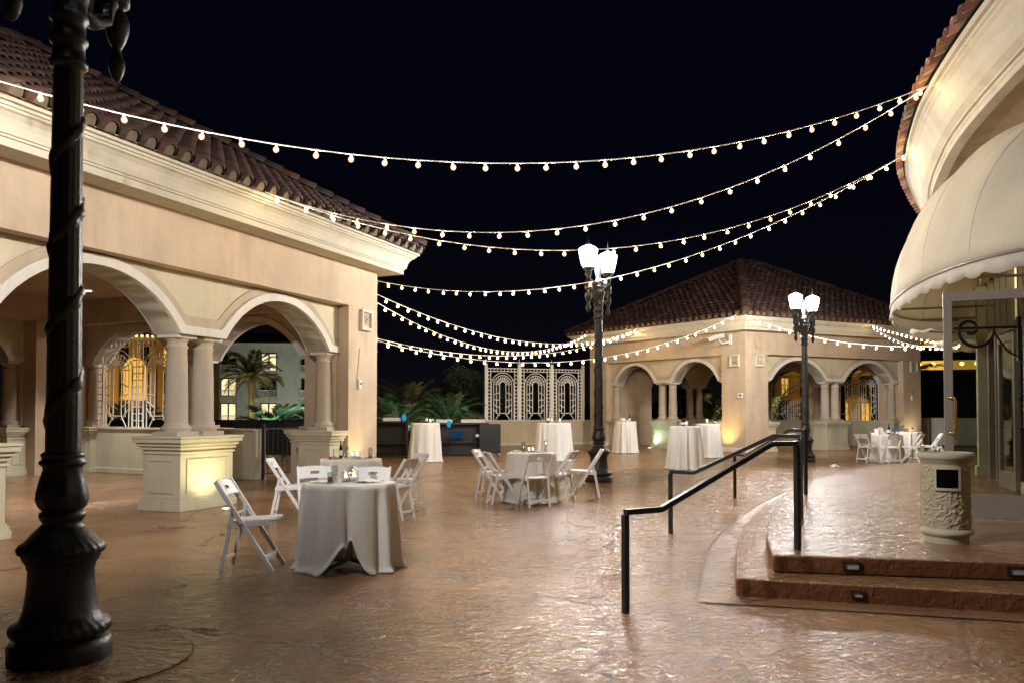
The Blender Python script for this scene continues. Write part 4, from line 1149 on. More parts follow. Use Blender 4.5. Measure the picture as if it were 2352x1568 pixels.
# glazed ground floor: bays between pilasters
WC=[c+n_*WALL for c,n_ in zip(CU,CN)]
glz=sweep([(WALL+.10,3.62),(WALL+.10,.28)],'glazing',M['winglass'],bld)
k=0; bays=[]
st=16
for i in range(2,len(CU)-2,st):
    c=WC[i]; n_=CN[i]; d=Vector((-n_.y,n_.x,0))
    pl=MB().box(-.14,.14,-.12,.12,.28,3.62,lambda x,y,z:tuple(c+d*x+n_*y+Vector((0,0,z))-B0)).build('pilaster',M['ped'],bld,.01)
    MB().box(-.18,.18,-.16,.10,.28,.45,lambda x,y,z:tuple(c+d*x+n_*y+Vector((0,0,z))-B0)).build('pilaster_base',M['ped'],pl,.01)
    MB().box(-.18,.18,-.16,.10,3.42,3.60,lambda x,y,z:tuple(c+d*x+n_*y+Vector((0,0,z))-B0)).build('pilaster_cap',M['ped'],pl,.01)
    for q in (3,6,8,10,13):
        j=i+q
        if j>=len(CU): break
        c2=WC[j]; n2=CN[j]; d2=Vector((-n2.y,n2.x,0))
        MB().box(-.045,.045,-.02,.09,.28,3.62,lambda x,y,z:tuple(c2+d2*x+n2*y+Vector((0,0,z))-B0)).build('mullion',M['doorframe'],bld)
    seg=(i+1,min(i+st,len(CU)-1))
    if seg[1]-seg[0]>3:
        sweep([(WALL-.02,2.72),(WALL-.02,2.60),(WALL+.09,2.60)],'transom_bar',M['doorframe'],bld,False,seg[0],seg[1])
        sweep([(WALL+.085,3.55),(WALL+.085,2.72)],'lit_transom_window',M['warmwin'],bld,False,seg[0],seg[1])
# clay tiles over the eave
tm=MB(); TC=resample(curve,.30); TN=normals(TC); prof=tile_prof(.30)
for i in range(len(TC)-1):
    c=TC[i]; n_=TN[i]; d=Vector((-n_.y,n_.x,0))
    for j in range(5):
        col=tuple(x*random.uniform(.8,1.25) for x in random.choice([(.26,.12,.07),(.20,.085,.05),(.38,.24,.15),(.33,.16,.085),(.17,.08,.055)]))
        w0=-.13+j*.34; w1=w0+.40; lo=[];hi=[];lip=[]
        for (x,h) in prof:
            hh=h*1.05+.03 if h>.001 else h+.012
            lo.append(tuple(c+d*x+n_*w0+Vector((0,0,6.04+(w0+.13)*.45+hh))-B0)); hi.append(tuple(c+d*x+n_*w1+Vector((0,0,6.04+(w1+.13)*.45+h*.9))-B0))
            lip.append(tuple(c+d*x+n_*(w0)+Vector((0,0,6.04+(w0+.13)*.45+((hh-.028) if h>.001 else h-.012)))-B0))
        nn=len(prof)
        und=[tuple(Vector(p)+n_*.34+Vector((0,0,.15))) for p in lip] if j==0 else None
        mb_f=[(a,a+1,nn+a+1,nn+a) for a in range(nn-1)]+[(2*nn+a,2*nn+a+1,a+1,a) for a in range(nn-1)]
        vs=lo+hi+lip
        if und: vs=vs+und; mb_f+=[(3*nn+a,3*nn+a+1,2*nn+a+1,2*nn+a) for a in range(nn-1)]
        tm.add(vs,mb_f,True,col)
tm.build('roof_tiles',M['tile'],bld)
sweep([(-.02,6.03),(3.0,7.3)],'roof_deck',M['tile'],bld)

# dome awnings
def near_idx(x,y):
    return min(range(len(WC)),key=lambda i:(WC[i]-Vector((x,y,0))).length)
def awning(i0,i1,out,z_val,z_top,label,skew=0.0,n_exp=2.6):
    base=(WC[i0]+WC[i1])/2
    e=empty('dome_awning',(base.x,base.y,z_val),0,label,'awning','scalloped canvas awnings on the round-fronted building')
    bz=Vector((base.x,base.y,z_val)); VH=.20
    nu=72; nv=14
    def wl(u):
        f=i0+(i1-i0)*u; k=min(int(f),len(WC)-2); t=f-k
        return WC[k].lerp(WC[k+1],t)-CN[k]*.03, CN[k]
    us=[.5-.5*cos(pi*k/nu) for k in range(nu+1)]
    shell=MB(); grid=[]
    for u_ in us:
        s=abs(2*u_-1)
        pr=out*max(0,(1-s**n_exp))**(1/n_exp); ht=(z_top-z_val-VH)*max(0.0,(1-s**3.2))**(1/3.2)
        c,n_=wl(u_); row=[]
        for j in range(nv+1):
            a=pi/2*j/nv
            sag=.075*sin(pi*us.index(u_)/9)**2*sin(a*2)**.8 if j<nv else 0
            row.append(tuple(c-n_*(pr*sin(a)-sag*.6)+Vector((0,0,VH+ht*cos(a)-sag*.5))-Vector((bz.x,bz.y,0))))
        grid.append(row)
    vs=[p for r_ in grid for p in r_]; m_=nv+1
    shell.add(vs,[(i*m_+j,i*m_+j+1,(i+1)*m_+j+1,(i+1)*m_+j) for i in range(nu) for j in range(nv)],True)
    so=shell.build('canopy',M['awning'],e); 
    md=so.modifiers.new('t','SOLIDIFY'); md.thickness=.006
    # ribs seen as seams
    for k in range(9,nu-3,9):
        sm=MB(); sm.tube([Vector(p)+Vector((0,0,.004)) for p in grid[k]],.011,n=6)
        sm.build('seam_rib',M['awning'],so)
    # scalloped valance
    vl=MB(); pts=[Vector(r_[-1]) for r_ in grid]; acc=0; dist=[0]
    for k in range(1,len(pts)): acc+=(pts[k]-pts[k-1]).length; dist.append(acc)
    fine=[]; nn=int(acc/.045)
    for k in range(nn+1):
        s=acc*k/nn; i=max(j for j in range(len(dist)) if dist[j]<=s+1e-9); i=min(i,len(pts)-2); t=(s-dist[i])/max(1e-6,dist[i+1]-dist[i]); fine.append((pts[i].lerp(pts[i+1],t),s))
    vs=[];fs=[]
    for k,(p,s) in enumerate(fine):
        d=(fine[min(k+1,nn)][0]-fine[max(k-1,0)][0]).normalized(); nr=Vector((-d.y,d.x,0))
        lobe=abs(sin(pi*s/.42)); dep=VH-.045+.045*lobe+.012*sin(s*1.9)
        fl=.022*sin(s*9.0+sin(s*2.3))+.014*sin(s*23+2*sin(s*1.7))
        vs+= [tuple(p),tuple(p+nr*fl*.5-Vector((0,0,dep*.5))),tuple(p+nr*fl-Vector((0,0,dep)))]
    fs=[(3*k+j,3*k+3+j,3*k+4+j,3*k+1+j) for k in range(nn) for j in range(2)]
    vo=vl.add(vs,fs,True).build('valance',M['valance'],e); md=vo.modifiers.new('t','SOLIDIFY'); md.thickness=.004
    fm=MB(); fm.tube([tuple(p+Vector((0,0,.0))) for p in pts[2:-2:2]],.022,n=6)
    for k in (10,26,46,62):
        c,n_=wl(us[k]); a=Vector((c.x-bz.x,c.y-bz.y,VH)); fm.tube([a,pts[k]],.02,n=6)
    fm.build('frame_tubes',M['doorframe'],e)
    return e
i0=near_idx(6.55,8.0); i1=near_idx(8.3,15.5)
awning(i0,i1,1.55,2.90,5.12,'largest cream dome awning, nearest at the right edge',n_exp=3.0)
#'largest cream dome awning, nearest at the right edge')
j0=near_idx(8.5,15.7); j1=near_idx(9.9,18.3)
awning(j0,j1,1.25,2.95,4.6,'second cream awning, its scalloped hem just behind the largest one')
k0=near_idx(10.3,18.9); k1=near_idx(12.0,21.6)
awning(k0,k1,1.2,2.95,4.5,'third and farthest cream awning, half behind the door stile')

# open glass door leaf on the terrace
dv=Vector((.898,-.439,0)); D0=Vector((4.56,8.725,.28)); Wd=1.35; Hd=2.375
e=empty('glazed_entrance',D0,atan2(dv.y,dv.x),'open glass door leaf with bronze frame and brass pull handle','door')
MB().box(0,.085,-.022,.022,.02,Hd).build('stile',M['doorframe'],e,.004)
MB().box(Wd-.085,Wd,-.022,.022,.02,Hd).build('stile',M['doorframe'],e,.004)
MB().box(.085,Wd-.085,-.021,.021,Hd-.10,Hd).build('top_rail',M['doorframe'],e,.004)
MB().box(.085,Wd-.085,-.021,.021,.02,.27).build('bottom_rail',M['doorframe'],e,.004)
MB().box(.085,Wd-.085,-.004,.004,.27,Hd-.10).build('glass_pane',M['glass'],e)
hz0,hz1=.90,1.27
MB().tube([(.05,-.022,hz1),(.05,-.075,hz1),(.085,-.085,hz1),(.10,-.09,hz1-.03),(.10,-.09,hz0+.03),(.085,-.085,hz0),(.05,-.075,hz0),(.05,-.022,hz0)],.017,n=10).build('pull_handle',M['brass'],e)
# ornamental iron bracket hanging from the wall behind the door
wi=near_idx(7.05,11.2); wc=WC[wi]-CN[wi]*.14
e=empty('scroll_bracket',(wc.x,wc.y,2.20),atan2(-CN[wi].y,-CN[wi].x),'dark iron scroll bracket behind the glass door','bracket')
sb=MB(); sb.tube([(0,0,.36),(.80,0,.36)],.018)
pts=[(.52+.22*cos(pi+k*pi/14),0,.34+.24*sin(pi+k*pi/14)) for k in range(15)]
pts+=[(.60+.14*(1-.65*k/16)*cos(k*.34),0,.34+.14*(1-.65*k/16)*sin(k*.34)) for k in range(1,17)]
sb.tube(pts,[.017+.006*sin(pi*k/len(pts)) for k in range(len(pts))]); sb.tube([(0,0,-.05),(.12,0,.02),(.22,0,.16),(.30,0,.30)],.014)
sb.build('scroll',M['iron'],e); MB().box(-.02,.02,-.05,.05,-.1,.5).build('wall_plate',M['iron'],e)

ii=min((i for i in range(len(WC)) if 9.5<WC[i].y<14),key=lambda i:abs(WC[i].x/WC[i].y-.612))
c2=WC[ii]; n2=CN[ii]; d2=Vector((-n2.y,n2.x,0)); q=c2-n2*.10
e=empty('glazed_entrance',(q.x,q.y,.28),atan2(d2.y,d2.x),'closed glass door in the building wall, seen through the open leaf','door')
for x0,x1 in ((-.5,-.40),(.40,.5)): MB().box(x0,x1,-.02,.04,.01,2.25).build('stile',M['doorframe'],e,.004)
MB().box(-.40,.40,-.02,.04,2.13,2.25).build('top_rail',M['doorframe'],e,.004); MB().box(-.40,.40,-.02,.04,.01,.25).build('bottom_rail',M['doorframe'],e,.004)
MB().box(-.40,.40,.005,.013,.25,2.13).build('glass_pane',M['glass'],e)
MB().tube([(-.43,-.02,1.30),(-.43,-.08,1.30),(-.43,-.095,1.26),(-.43,-.095,.94),(-.43,-.08,.90),(-.43,-.02,.90)],.017,n=10).build('pull_handle',M['brass'],e)

# ------------------------------------------------------------------ lattice screen on its knee wall
SA=Vector((-1.30,34.5,0)); SB=Vector((3.45,36.1,0)); sd=(SB-SA); SL=sd.length; sd.normalize(); sn_=Vector((sd.y,-sd.x,0))
e=empty('low_wall',SA,atan2(sd.y,sd.x),'low cream wall under the white lattice screen','wall')
MB().box(0,SL,-.15,.15,.10,1.0).build('wall_face',M['cream'],e); MB().box(0,SL,-.18,.18,1.0,1.06).build('coping',M['trim'],e,.01); MB().box(0,SL,-.18,.18,0,.10).build('base_course',M['trim'],e,.01)
e=empty('lattice_screen',SA+Vector((0,0,1.06)),atan2(sd.y,sd.x),'white lattice screen with three arch motifs on the low wall','screen')
px=[.22,1.70,3.17,4.62]
for x in px:
    po=MB().box(x-.06,x+.06,-.06,.06,0,2.36).build('post',M['lattice'],e,.006)
    MB().lathe([(.04,2.36),(.02,2.40),(.012,2.44),(.012,2.52),(.004,2.58)],(x,0,0),8).build('finial',M['steel'],po)
for xa,xb in zip(px[:-1],px[1:]):
    mb=MB(); lattice(mb,xb-xa-.12,2.18,lambda x,y,z,xa=xa:(xa+.06+x,0,z),.019); mb.build('arch_panel',M['lattice'],e)

# gate and stair rail in the near pavilion's side arch
gd=Vector((LG[0],LG[1],0)); gn=Vector((-gd.y,gd.x,0)); gn = gn if gn.dot(Vector((LD[0],LD[1],0)))>0 else -gn
def GP(x,t,z): return Vector((LC[0],LC[1],0))+gd*x+gn*t+Vector((0,0,z))
e=empty('iron_gate',GP(2.5,.5,0),0,'open black iron gate beside the knee wall in the near pavilion','gate')
o0=GP(2.5,.5,0)
mb=MB(); mb.tube([GP(2.5,.5,0)-o0,GP(2.5,.5,1.15)-o0],.03,square=True); mb.build('post',M['rail'],e)
mb=MB(); 
for z in (.12,1.05): mb.tube([GP(2.5,.5,z)-o0,GP(2.38,-.38,z)-o0],.016,square=True)
for k in range(8): mb.tube([GP(2.5-.12*k/7,.5-.88*k/7,.12)-o0,GP(2.5-.12*k/7,.5-.88*k/7,1.05)-o0],.009,n=5)
mb.build('leaf',M['rail'],e)
e=empty('stair_rail',GP(2.3,-2.2,0),0,'small black stair rail seen through the near pavilion gate','handrail')
o0=GP(2.3,-2.2,0)
MB().tube([GP(3.6,-2.0,.2)-o0,GP(2.5,-2.2,.92)-o0,GP(2.05,-2.25,.92)-o0,GP(1.95,-2.26,.82)-o0,GP(1.95,-2.26,.42)-o0,GP(2.35,-2.2,.42)-o0],.022).build('rail',M['rail'],e)
MB().tube([GP(2.4,-2.2,0)-o0,GP(2.4,-2.2,.92)-o0],.022).build('post',M['rail'],e)

# dark fence screening the terrace edge
def fence(A,B,h,label,z0=0,mat='darkbar'):
    A=Vector((A[0],A[1],0)); B=Vector((B[0],B[1],0)); d=B-A; L_=d.length
    e=empty('dark_fence',A,atan2(d.y,d.x),label,'fence','dark fences at the terrace edge')
    pn=MB(); n=max(1,int(L_/1.8))
    for k in range(n): pn.box(L_*k/n+.03,L_*(k+1)/n-.03,-.015,.015,.05,h)
    pn.build('panel',M[mat],e)
    for k in range(n+1): MB().box(L_*k/n-.03,L_*k/n+.03,-.03,.03,0,h+.02).build('post',M['rail'],e)
    MB().box(0,L_,-.035,.035,h,h+.03).build('cap_rail',M['rail'],e)
    return e
M['fence']=simple('charcoal_board',(.022,.022,.028),rough=.6)
fence((-20,30.5),(-5.3,25.2),1.12,'charcoal fence behind the near pavilion',mat='fence')
fence((-5.3,38),(-1.2,35.2),.95,'charcoal fence behind the black bars',mat='fence')
fence((15.5,34.8),(34,26),1.15,'pale low fence seen through the glass door',mat='hotel')

# ------------------------------------------------------------------ black bars
def bar_counter(x,y,rz,w_,d,h,label):
    e=empty('bar_counter',(x,y,0),rz,label,'bar counter','black portable bars')
    MB().box(-w_/2,w_/2,-d/2,d/2,h-.06,h).build('counter_top',M['darkbar'],e,.006)
    MB().box(-w_/2+.05,w_/2-.05,.0,d/2-.02,.05,h-.06).build('back_panel',M['darkbar'],e)
    for s in (-1,1): MB().box(s*(w_/2-.04)-.03,s*(w_/2-.04)+.03,-d/2+.02,.0,0,h-.06).build('side_panel',M['darkbar'],e)
    MB().box(-w_/2+.08,w_/2-.08,-d/2+.06,.0,.42,.45).build('shelf',M['rail'],e)
    return e
bar_counter(-4.15,25.6,.05,1.9,.7,1.12,'left black bar, next to the near pavilion pier')
bar_counter(-1.55,26.4,.08,1.6,.7,1.06,'right black bar with the blue screen')
def rack(x,y,z,w_,label,glass=True):
    e=empty('glass_rack',(x,y,z),.05,label,'glass rack','racks of glasses on the bars')
    MB().box(-w_/2,w_/2,-.22,.22,0,.10).build('crate',M['greybox'],e,.006)
    if glass:
        mb=MB()
        for i in range(int(w_/.09)):
            for j in (-.14,0,.14):
                mb.lathe([(.028,.10),(.032,.20)],(-w_/2+.05+i*.09,j,0),8,caps=False)
        mb.build('glasses',M['tumbler'],e)['kind']='stuff'
    return e
rack(-4.72,25.6,1.12,.62,'crate of glasses at the left end of left bar')
rack(-3.72,25.62,1.12,.5,'crate of glasses on the left bar beside the cyan lamp')
rack(-2.15,26.35,1.06,.5,'empty crate at the left end of right bar',False)
rack(-1.25,26.42,1.06,.75,'long crate of glasses at the right of right bar')
def glow(x,y,z,label):
    e=empty('glow_lamp',(x,y,z),0,label,'lamp','cyan glowing lamps on the bars')
    MB().lathe([(.035,0),(.06,.04),(.068,.10),(.055,.17),(.03,.21)],n=14).build('globe',M['cyan'],e); MB().lathe([(.06,-.01),(.06,.0)],n=12).build('foot',M['darkbar'],e)
    return e
glow(-3.32,25.45,1.13,'cyan glowing lamp above the white cocktail cloth')
glow(-1.98,26.0,.92,'cyan glow at the left end of the right bar')
e=empty('bar_screen',(-1.72,26.0,.70),.08,'small blue lit screen on the front of right bar','screen')
MB().box(-.19,.19,-.02,.02,-.10,.10).build('display',M['bluescreen'],e); MB().box(-.21,.21,-.012,.03,-.12,.12).build('casing',M['darkbar'],e)
e=empty('rolling_cart',(-.72,26.2,0),.1,'black draped rolling cart at the right end of the bars','cart')
MB().box(-.34,.34,-.3,.3,.12,1.02).build('drape',M['darkbar'],e,.03)
for sx in (-.28,.28):
    for sy in (-.24,.24): MB().tube([(sx-.02,sy,.06),(sx+.02,sy,.06)],.055,n=12).build('caster',M['steel'],e)
e=empty('bar_tray',(-1.05,25.98,.62),.1,'small white box on the right bar shelf','box')
MB().box(-.09,.09,-.05,.05,0,.07).build('tray',M['paper'],e,.01); MB().box(-.05,.05,-.03,.03,.07,.085).build('lid',M['greybox'],e)

# ------------------------------------------------------------------ string lights
def bulb_mesh():
    mb=MB(); mb.lathe([(.009,0),(.019,-.008),(.0265,-.021),(.0285,-.034),(.025,-.047),(.014,-.058),(.002,-.062)],n=10); return mb
BM=None; FIL=[]
def string(A,B,sag,spacing,label,bs=1.12,skew=0.0):  # bs enlarges the bulbs to take in their glow
    global BM
    A=Vector(A);B=Vector(B)
    e=empty('string_lights',A,0,label,'string lights','strings of warm bulbs across the plaza')
    n=64; rnd=random.Random(int(A.x*100+B.y*37))
    def p(t): 
        tt=t+skew*t*(1-t)
        q=A.lerp(B,t); q.z-=sag*4*tt*(1-tt); return q
    pts=[p(k/n) for k in range(n+1)]
    w_=MB(); w_.tube([q-A for q in pts],.0068,n=6,caps=False)
    L_=sum((pts[k+1]-pts[k]).length for k in range(n)); m=int(L_/spacing)
    soc=MB(); spots=[]
    acc=0;k=0;target=spacing*.5
    for i in range(m):
        target=(i+.5)*L_/m+rnd.uniform(-.05,.05)*spacing
        while k<n and acc+(pts[k+1]-pts[k]).length<target: acc+=(pts[k+1]-pts[k]).length;k+=1
        if k>=n: break
        t=(target-acc)/(pts[k+1]-pts[k]).length; q=pts[k].lerp(pts[k+1],t)-A
        spots.append(q)
        w_.lathe([(.011,.006),(.013,-.004),(.013,-.022),(.010,-.026)],tuple(q),8)
    w_.build('cable',M['wire'],e)
    for q in spots:
        if BM is None:
            o=bulb_mesh().build('bulb',M['bulb'],e); BM=o
            FM=MB().lathe([(.002,-.015),(.010,-.021),(.0150,-.034),(.011,-.046),(.002,-.051)],n=8).build('filament',M['filament'],o); FIL.append(FM)
        else:
            o=BM.copy(); link(o); o.parent=e
            f_=FIL[0].copy(); link(f_); f_.parent=o
        o.location=(q.x,q.y,q.z-.024); o.scale=(bs,bs,bs); o.rotation_euler=(rnd.uniform(-.25,.25),rnd.uniform(-.25,.25),0)
    return e
RA=(5.83,11.42,5.95); RB=(6.98,14.28,5.95); LA=(-3.63,12.08,4.62); LS=(-4.2,18.1,4.6); LS2=(-7.2,19.6,4.6)
string((-5.20,7.90,4.66),RA,.985,.375,'topmost string of bulbs, sweeping from the left edge to the right eave')
string(LA,RA,1.22,.40,'second string of bulbs from the top, hung from mid eave of near roof')
string(LA,RB,1.27,.40,'third string from the top, from mid eave to the lower right eave')
string(LS,RB,1.36,.315,'lowest front string, from behind the near roof corner to the right eave')
string(LS,(4.9,32.2,4.63),1.08,.40,'uppermost of the four back strings left of the middle lamp',1.4)
string(LS,(3.08,34.2,4.63),1.26,.40,'steep back string ending at the far roof left corner',1.4)
string(LS2,(4.9,32.2,4.6),1.42,.40,'shallow back string ending mid eave of the far roof',1.4)
string(LS2,(7.45,27.4,4.6),1.80,.40,'lowest back string, running on to the far roof front corner',1.4)
EF=FE[0]+Vector((FC[0],FC[1],0))
string((7.75,27.45,4.62),(11.6,21.3,3.15),.42,.42,'string from the far roof front corner, passing behind the far lamp',1.4)
er=Vector((FC[0],FC[1],0))+Vector((.88,.475,0))*5.6+Vector((.475,-.88,0))*.68
string((er.x,er.y,4.6),(11.3,20.7,3.1),.10,.55,'upper of two short strings descending to the awnings',1.0)
string((er.x,er.y,4.55),(11.4,21.0,3.1),.32,.55,'lower of two short strings descending to the awnings',1.0)

# ------------------------------------------------------------------ in-ground uplights
def uplight(x,y,label,target,power,col,angle=75):
    e=empty('ground_uplight',(x,y,0),0,label,'uplight','in-ground uplights at the pavilion feet')
    MB().lathe([(.085,0),(.085,.012),(.07,.016)],n=24).build('bezel',M['steel'],e)
    MB().lathe([(0,.0185),(.066,.0185)],n=24,caps=False).build('lens',M['uplens'],e)
    spot('uplight_beam',(x,y,.05),target,power*1.5,col,angle,1.0)
    return e
n1=Vector((.935,-.355,0)); d1v=Vector((LD[0],LD[1],0))
q=G(521,1169); uplight(q[0],q[1],'bright round uplight on the floor before the near pedestal',(LC[0]+d1v.x*4.75-.05,LC[1]+d1v.y*4.75,1.2),46,(1,.86,.42),125)
q=Vector((LC[0],LC[1],0))+d1v*.85+n1*.30; uplight(q.x,q.y,'uplight at the foot of the near pavilion corner pier',(LC[0]+d1v.x*.75,LC[1]+d1v.y*.75,2.6),75,(1,.78,.42),80)
q=G(1492,1028); t=Vector((FC[0],FC[1],0))+Vector((FL[0],FL[1],0))*3.9; uplight(q[0],q[1],'greenish-white uplight before the far pavilion mid pedestal',(t.x-.1,t.y-.1,1.0),70,(.62,1,.80),95)
t=Vector((FC[0],FC[1],0))+Vector((FL[0],FL[1],0))*.8; uplight(t.x-.35,t.y-.28,'yellow uplight left of the far pavilion front corner',(t.x+.12,t.y+.1,1.8),70,(1,.74,.25),100)
t=Vector((FC[0],FC[1],0))+Vector((FR[0],FR[1],0))*8.6; uplight(t.x+.05,t.y-.35,'warm uplight at the far pavilion right end pier',(t.x+.2,t.y+.1,2.0),70,(1,.82,.50),90)
# ceiling downlights inside the pavilions (round trims in the ceiling)
def downlight(x,y,z,power,col,label):
    e=empty('ceiling_downlight',(x,y,z),0,label,'downlight','recessed downlights in the pavilion ceilings')
    MB().lathe([(.11,-.012),(.11,-.001),(.08,-.006)],n=20,caps=False).build('trim_ring',M['trim'],e); MB().lathe([(0,-.004),(.08,-.004)],n=20,caps=False).build('lens',M['uplens'],e)
    spot('downlight_beam',(x,y,z-.03),(x,y,0),power,col,84,.7)
c=Vector((LC[0],LC[1],0))
for (s,t,pw) in ((4.2,3.4,620),(7.6,3.2,700),(2.0,6.2,480)):
    p=c+d1v*s+Vector((LG[0],LG[1],0))*t; downlight(p.x,p.y,3.94,pw,(1,.96,.90),{4.2:'round downlight over the near pavilion middle',7.6:'round downlight over the near pavilion left half',2.0:'round downlight over the near pavilion rear right half'}[s])
p=Vector((FC[0],FC[1],0))+Vector((FL[0],FL[1],0))*4+Vector((FR[0],FR[1],0))*4.5; downlight(p.x,p.y,3.94,380,(1,.84,.62),'round downlight inside the far pavilion')

# ------------------------------------------------------------------ palms and bushes
def frond(mb,base,az,L_,el,droop,leaf,rnd,n=20):
    pts=[];p=Vector(base);ang=el
    for k in range(n+1):
        pts.append(p.copy()); step=L_/n; p=p+Vector((cos(az)*cos(ang),sin(az)*cos(ang),sin(ang)))*step; ang-=droop/n*(.4+1.2*k/n)
    mb.tube(pts,[max(.004,.022*(1-k/n)) for k in range(n+1)],n=4)
    side=Vector((-sin(az),cos(az),0))
    for k in range(2,n+1):
        for q in (0,.5):
            if k==n and q: continue
            c=pts[k] if q==0 else pts[k].lerp(pts[min(k+1,n)],.5); d=(pts[min(k+1,n)]-pts[k-1]).normalized()
            l=leaf*(.55+.6*sin(pi*min(1,k/n*.95)))*rnd.uniform(.85,1.1)
            for s in (-1,1):
                tip=c+d*(l*.62)+side*(s*l*.72)+Vector((0,0,rnd.uniform(-.1,.28)*l))
                w_=d*.016+Vector((0,0,.012))
                midp=c.lerp(tip,.5)+Vector((0,0,.03*l))
                mb.add([c,midp-w_*1.3,tip,midp+w_*1.3],[(0,1,2,3)])
def palm(x,y,z,trunk,L_,n,label,mat='palm',grp='palms beyond the terrace',leaf=.45,seed=1,elmin=-.25,elmax=1.35,droop=1.0):
    rnd=random.Random(seed)
    e=empty('palm_tree',(x,y,z),0,label,'palm',grp)
    if trunk>0:
        MB().lathe([(.13+.02*(k%2)+.04*(1-k/14)+(.08 if k>11 else 0),trunk*k/14) for k in range(15)],n=14).build('trunk',M['trunk'],e)
    mb=MB()
    for k in range(n):
        az=2*pi*k*.618+rnd.uniform(-.2,.2); t=k/n
        el=elmax-(elmax-elmin)*t+rnd.uniform(-.1,.1)
        frond(mb,(0,0,max(trunk,.05)),az,L_*rnd.uniform(.85,1.08),el,droop*rnd.uniform(.8,1.2)+.3*t,leaf,rnd)
    mb.build('crown',M[mat],e); return e
palm(-15.3,48.5,-.5,3.9,2.05,40,'tall palm with a trunk before the cream hotel',seed=3,leaf=.50,droop=1.25,elmin=-.5,mat='palmdim')
palm(-9.0,31.2,.45,0,1.5,26,'low spreading palm left behind the knee wall gap',seed=4,leaf=.42,elmin=.15)
palm(-7.35,31.6,.45,0,1.5,26,'low spreading palm by the gate opening',seed=5,leaf=.42,elmin=.15)
palm(-4.3,31.0,.65,0,1.55,30,'low palm behind the left black bar, lit green',seed=6,leaf=.42,elmin=.1)
palm(-4.4,35.0,.5,.7,1.8,30,'taller dark palm behind the green-lit one',seed=7,leaf=.5,mat='palmdim')
palm(-2.6,33.5,.6,.3,1.6,26,'dim palm behind the gap between the two bars',seed=8,leaf=.45,elmin=.1)
palm(-14.4,31.5,.3,.2,1.5,24,'small palm seen through the near pavilion grille',seed=9,leaf=.42,elmin=.1)
palm(10.6,43.5,.2,.3,2.6,30,'wide palm behind the far pavilion left arches',seed=10,leaf=.6,elmin=.05,mat='palmdim')
palm(13.6,44.0,.2,.3,2.6,28,'second wide palm behind the far pavilion left arches',seed=11,leaf=.6,elmin=.05,mat='palmdim')
palm(24.0,50.5,0,3.4,2.6,36,'trunked palm before the golden hotel, behind the far right arch',seed=12,leaf=.6,mat='palmdim')
palm(20.8,52,0,2.6,2.4,34,'lower palm before the golden hotel, left of the trunked one',seed=13,leaf=.6,mat='palmdim')
def bush(x,y,z,rx,rz_,n,label,seed,cat='bush',name='leafy_bush',grp='dark bushes beyond the terrace'):
    rnd=random.Random(seed); e=empty(name,(x,y,z),0,label,cat,grp); mb=MB()
    cl=[(rnd.uniform(-.7,.7)*rx,rnd.uniform(-.5,.5)*rx,rnd.uniform(.25,.9)*rz_,rnd.uniform(.25,.45)*rx) for _ in range(9)]
    for _ in range(n):
        cx,cy,cz,r_=rnd.choice(cl); v=Vector((rnd.gauss(0,1),rnd.gauss(0,1),rnd.gauss(0,1))).normalized()*r_*rnd.uniform(.6,1.05)
        c=Vector((cx,cy,max(.1,cz+v.z*.9)))+Vector((v.x,v.y,0)); a=Vector((rnd.gauss(0,1),rnd.gauss(0,1),rnd.gauss(0,1))).normalized(); b=a.orthogonal().normalized(); s=rnd.uniform(.05,.10)
        mb.add([c-a*s,c+b*s*.5,c+a*s,c-b*s*.5],[(0,1,2,3)])
    mb.build('crown',M['bush'],e)
    MB().tube([(0,0,0),(.05*rx,0,rz_*.5)],[.10,.05],n=7).build('trunk',M['trunk'],e); return e
bush(-1.3,38.5,0,1.9,3.6,3500,'tall dark bush left of the lattice screen',1)
bush(-3.2,41.0,0,2.4,2.7,3000,'low dark bush behind the right bar',2)
bush(-6.3,43.0,0,2.6,2.5,3000,'low dark bush behind the left bar',3)
bush(11.4,40.5,0,1.6,3.9,2500,'dark leafy bush through the far pavilion middle arch',4)

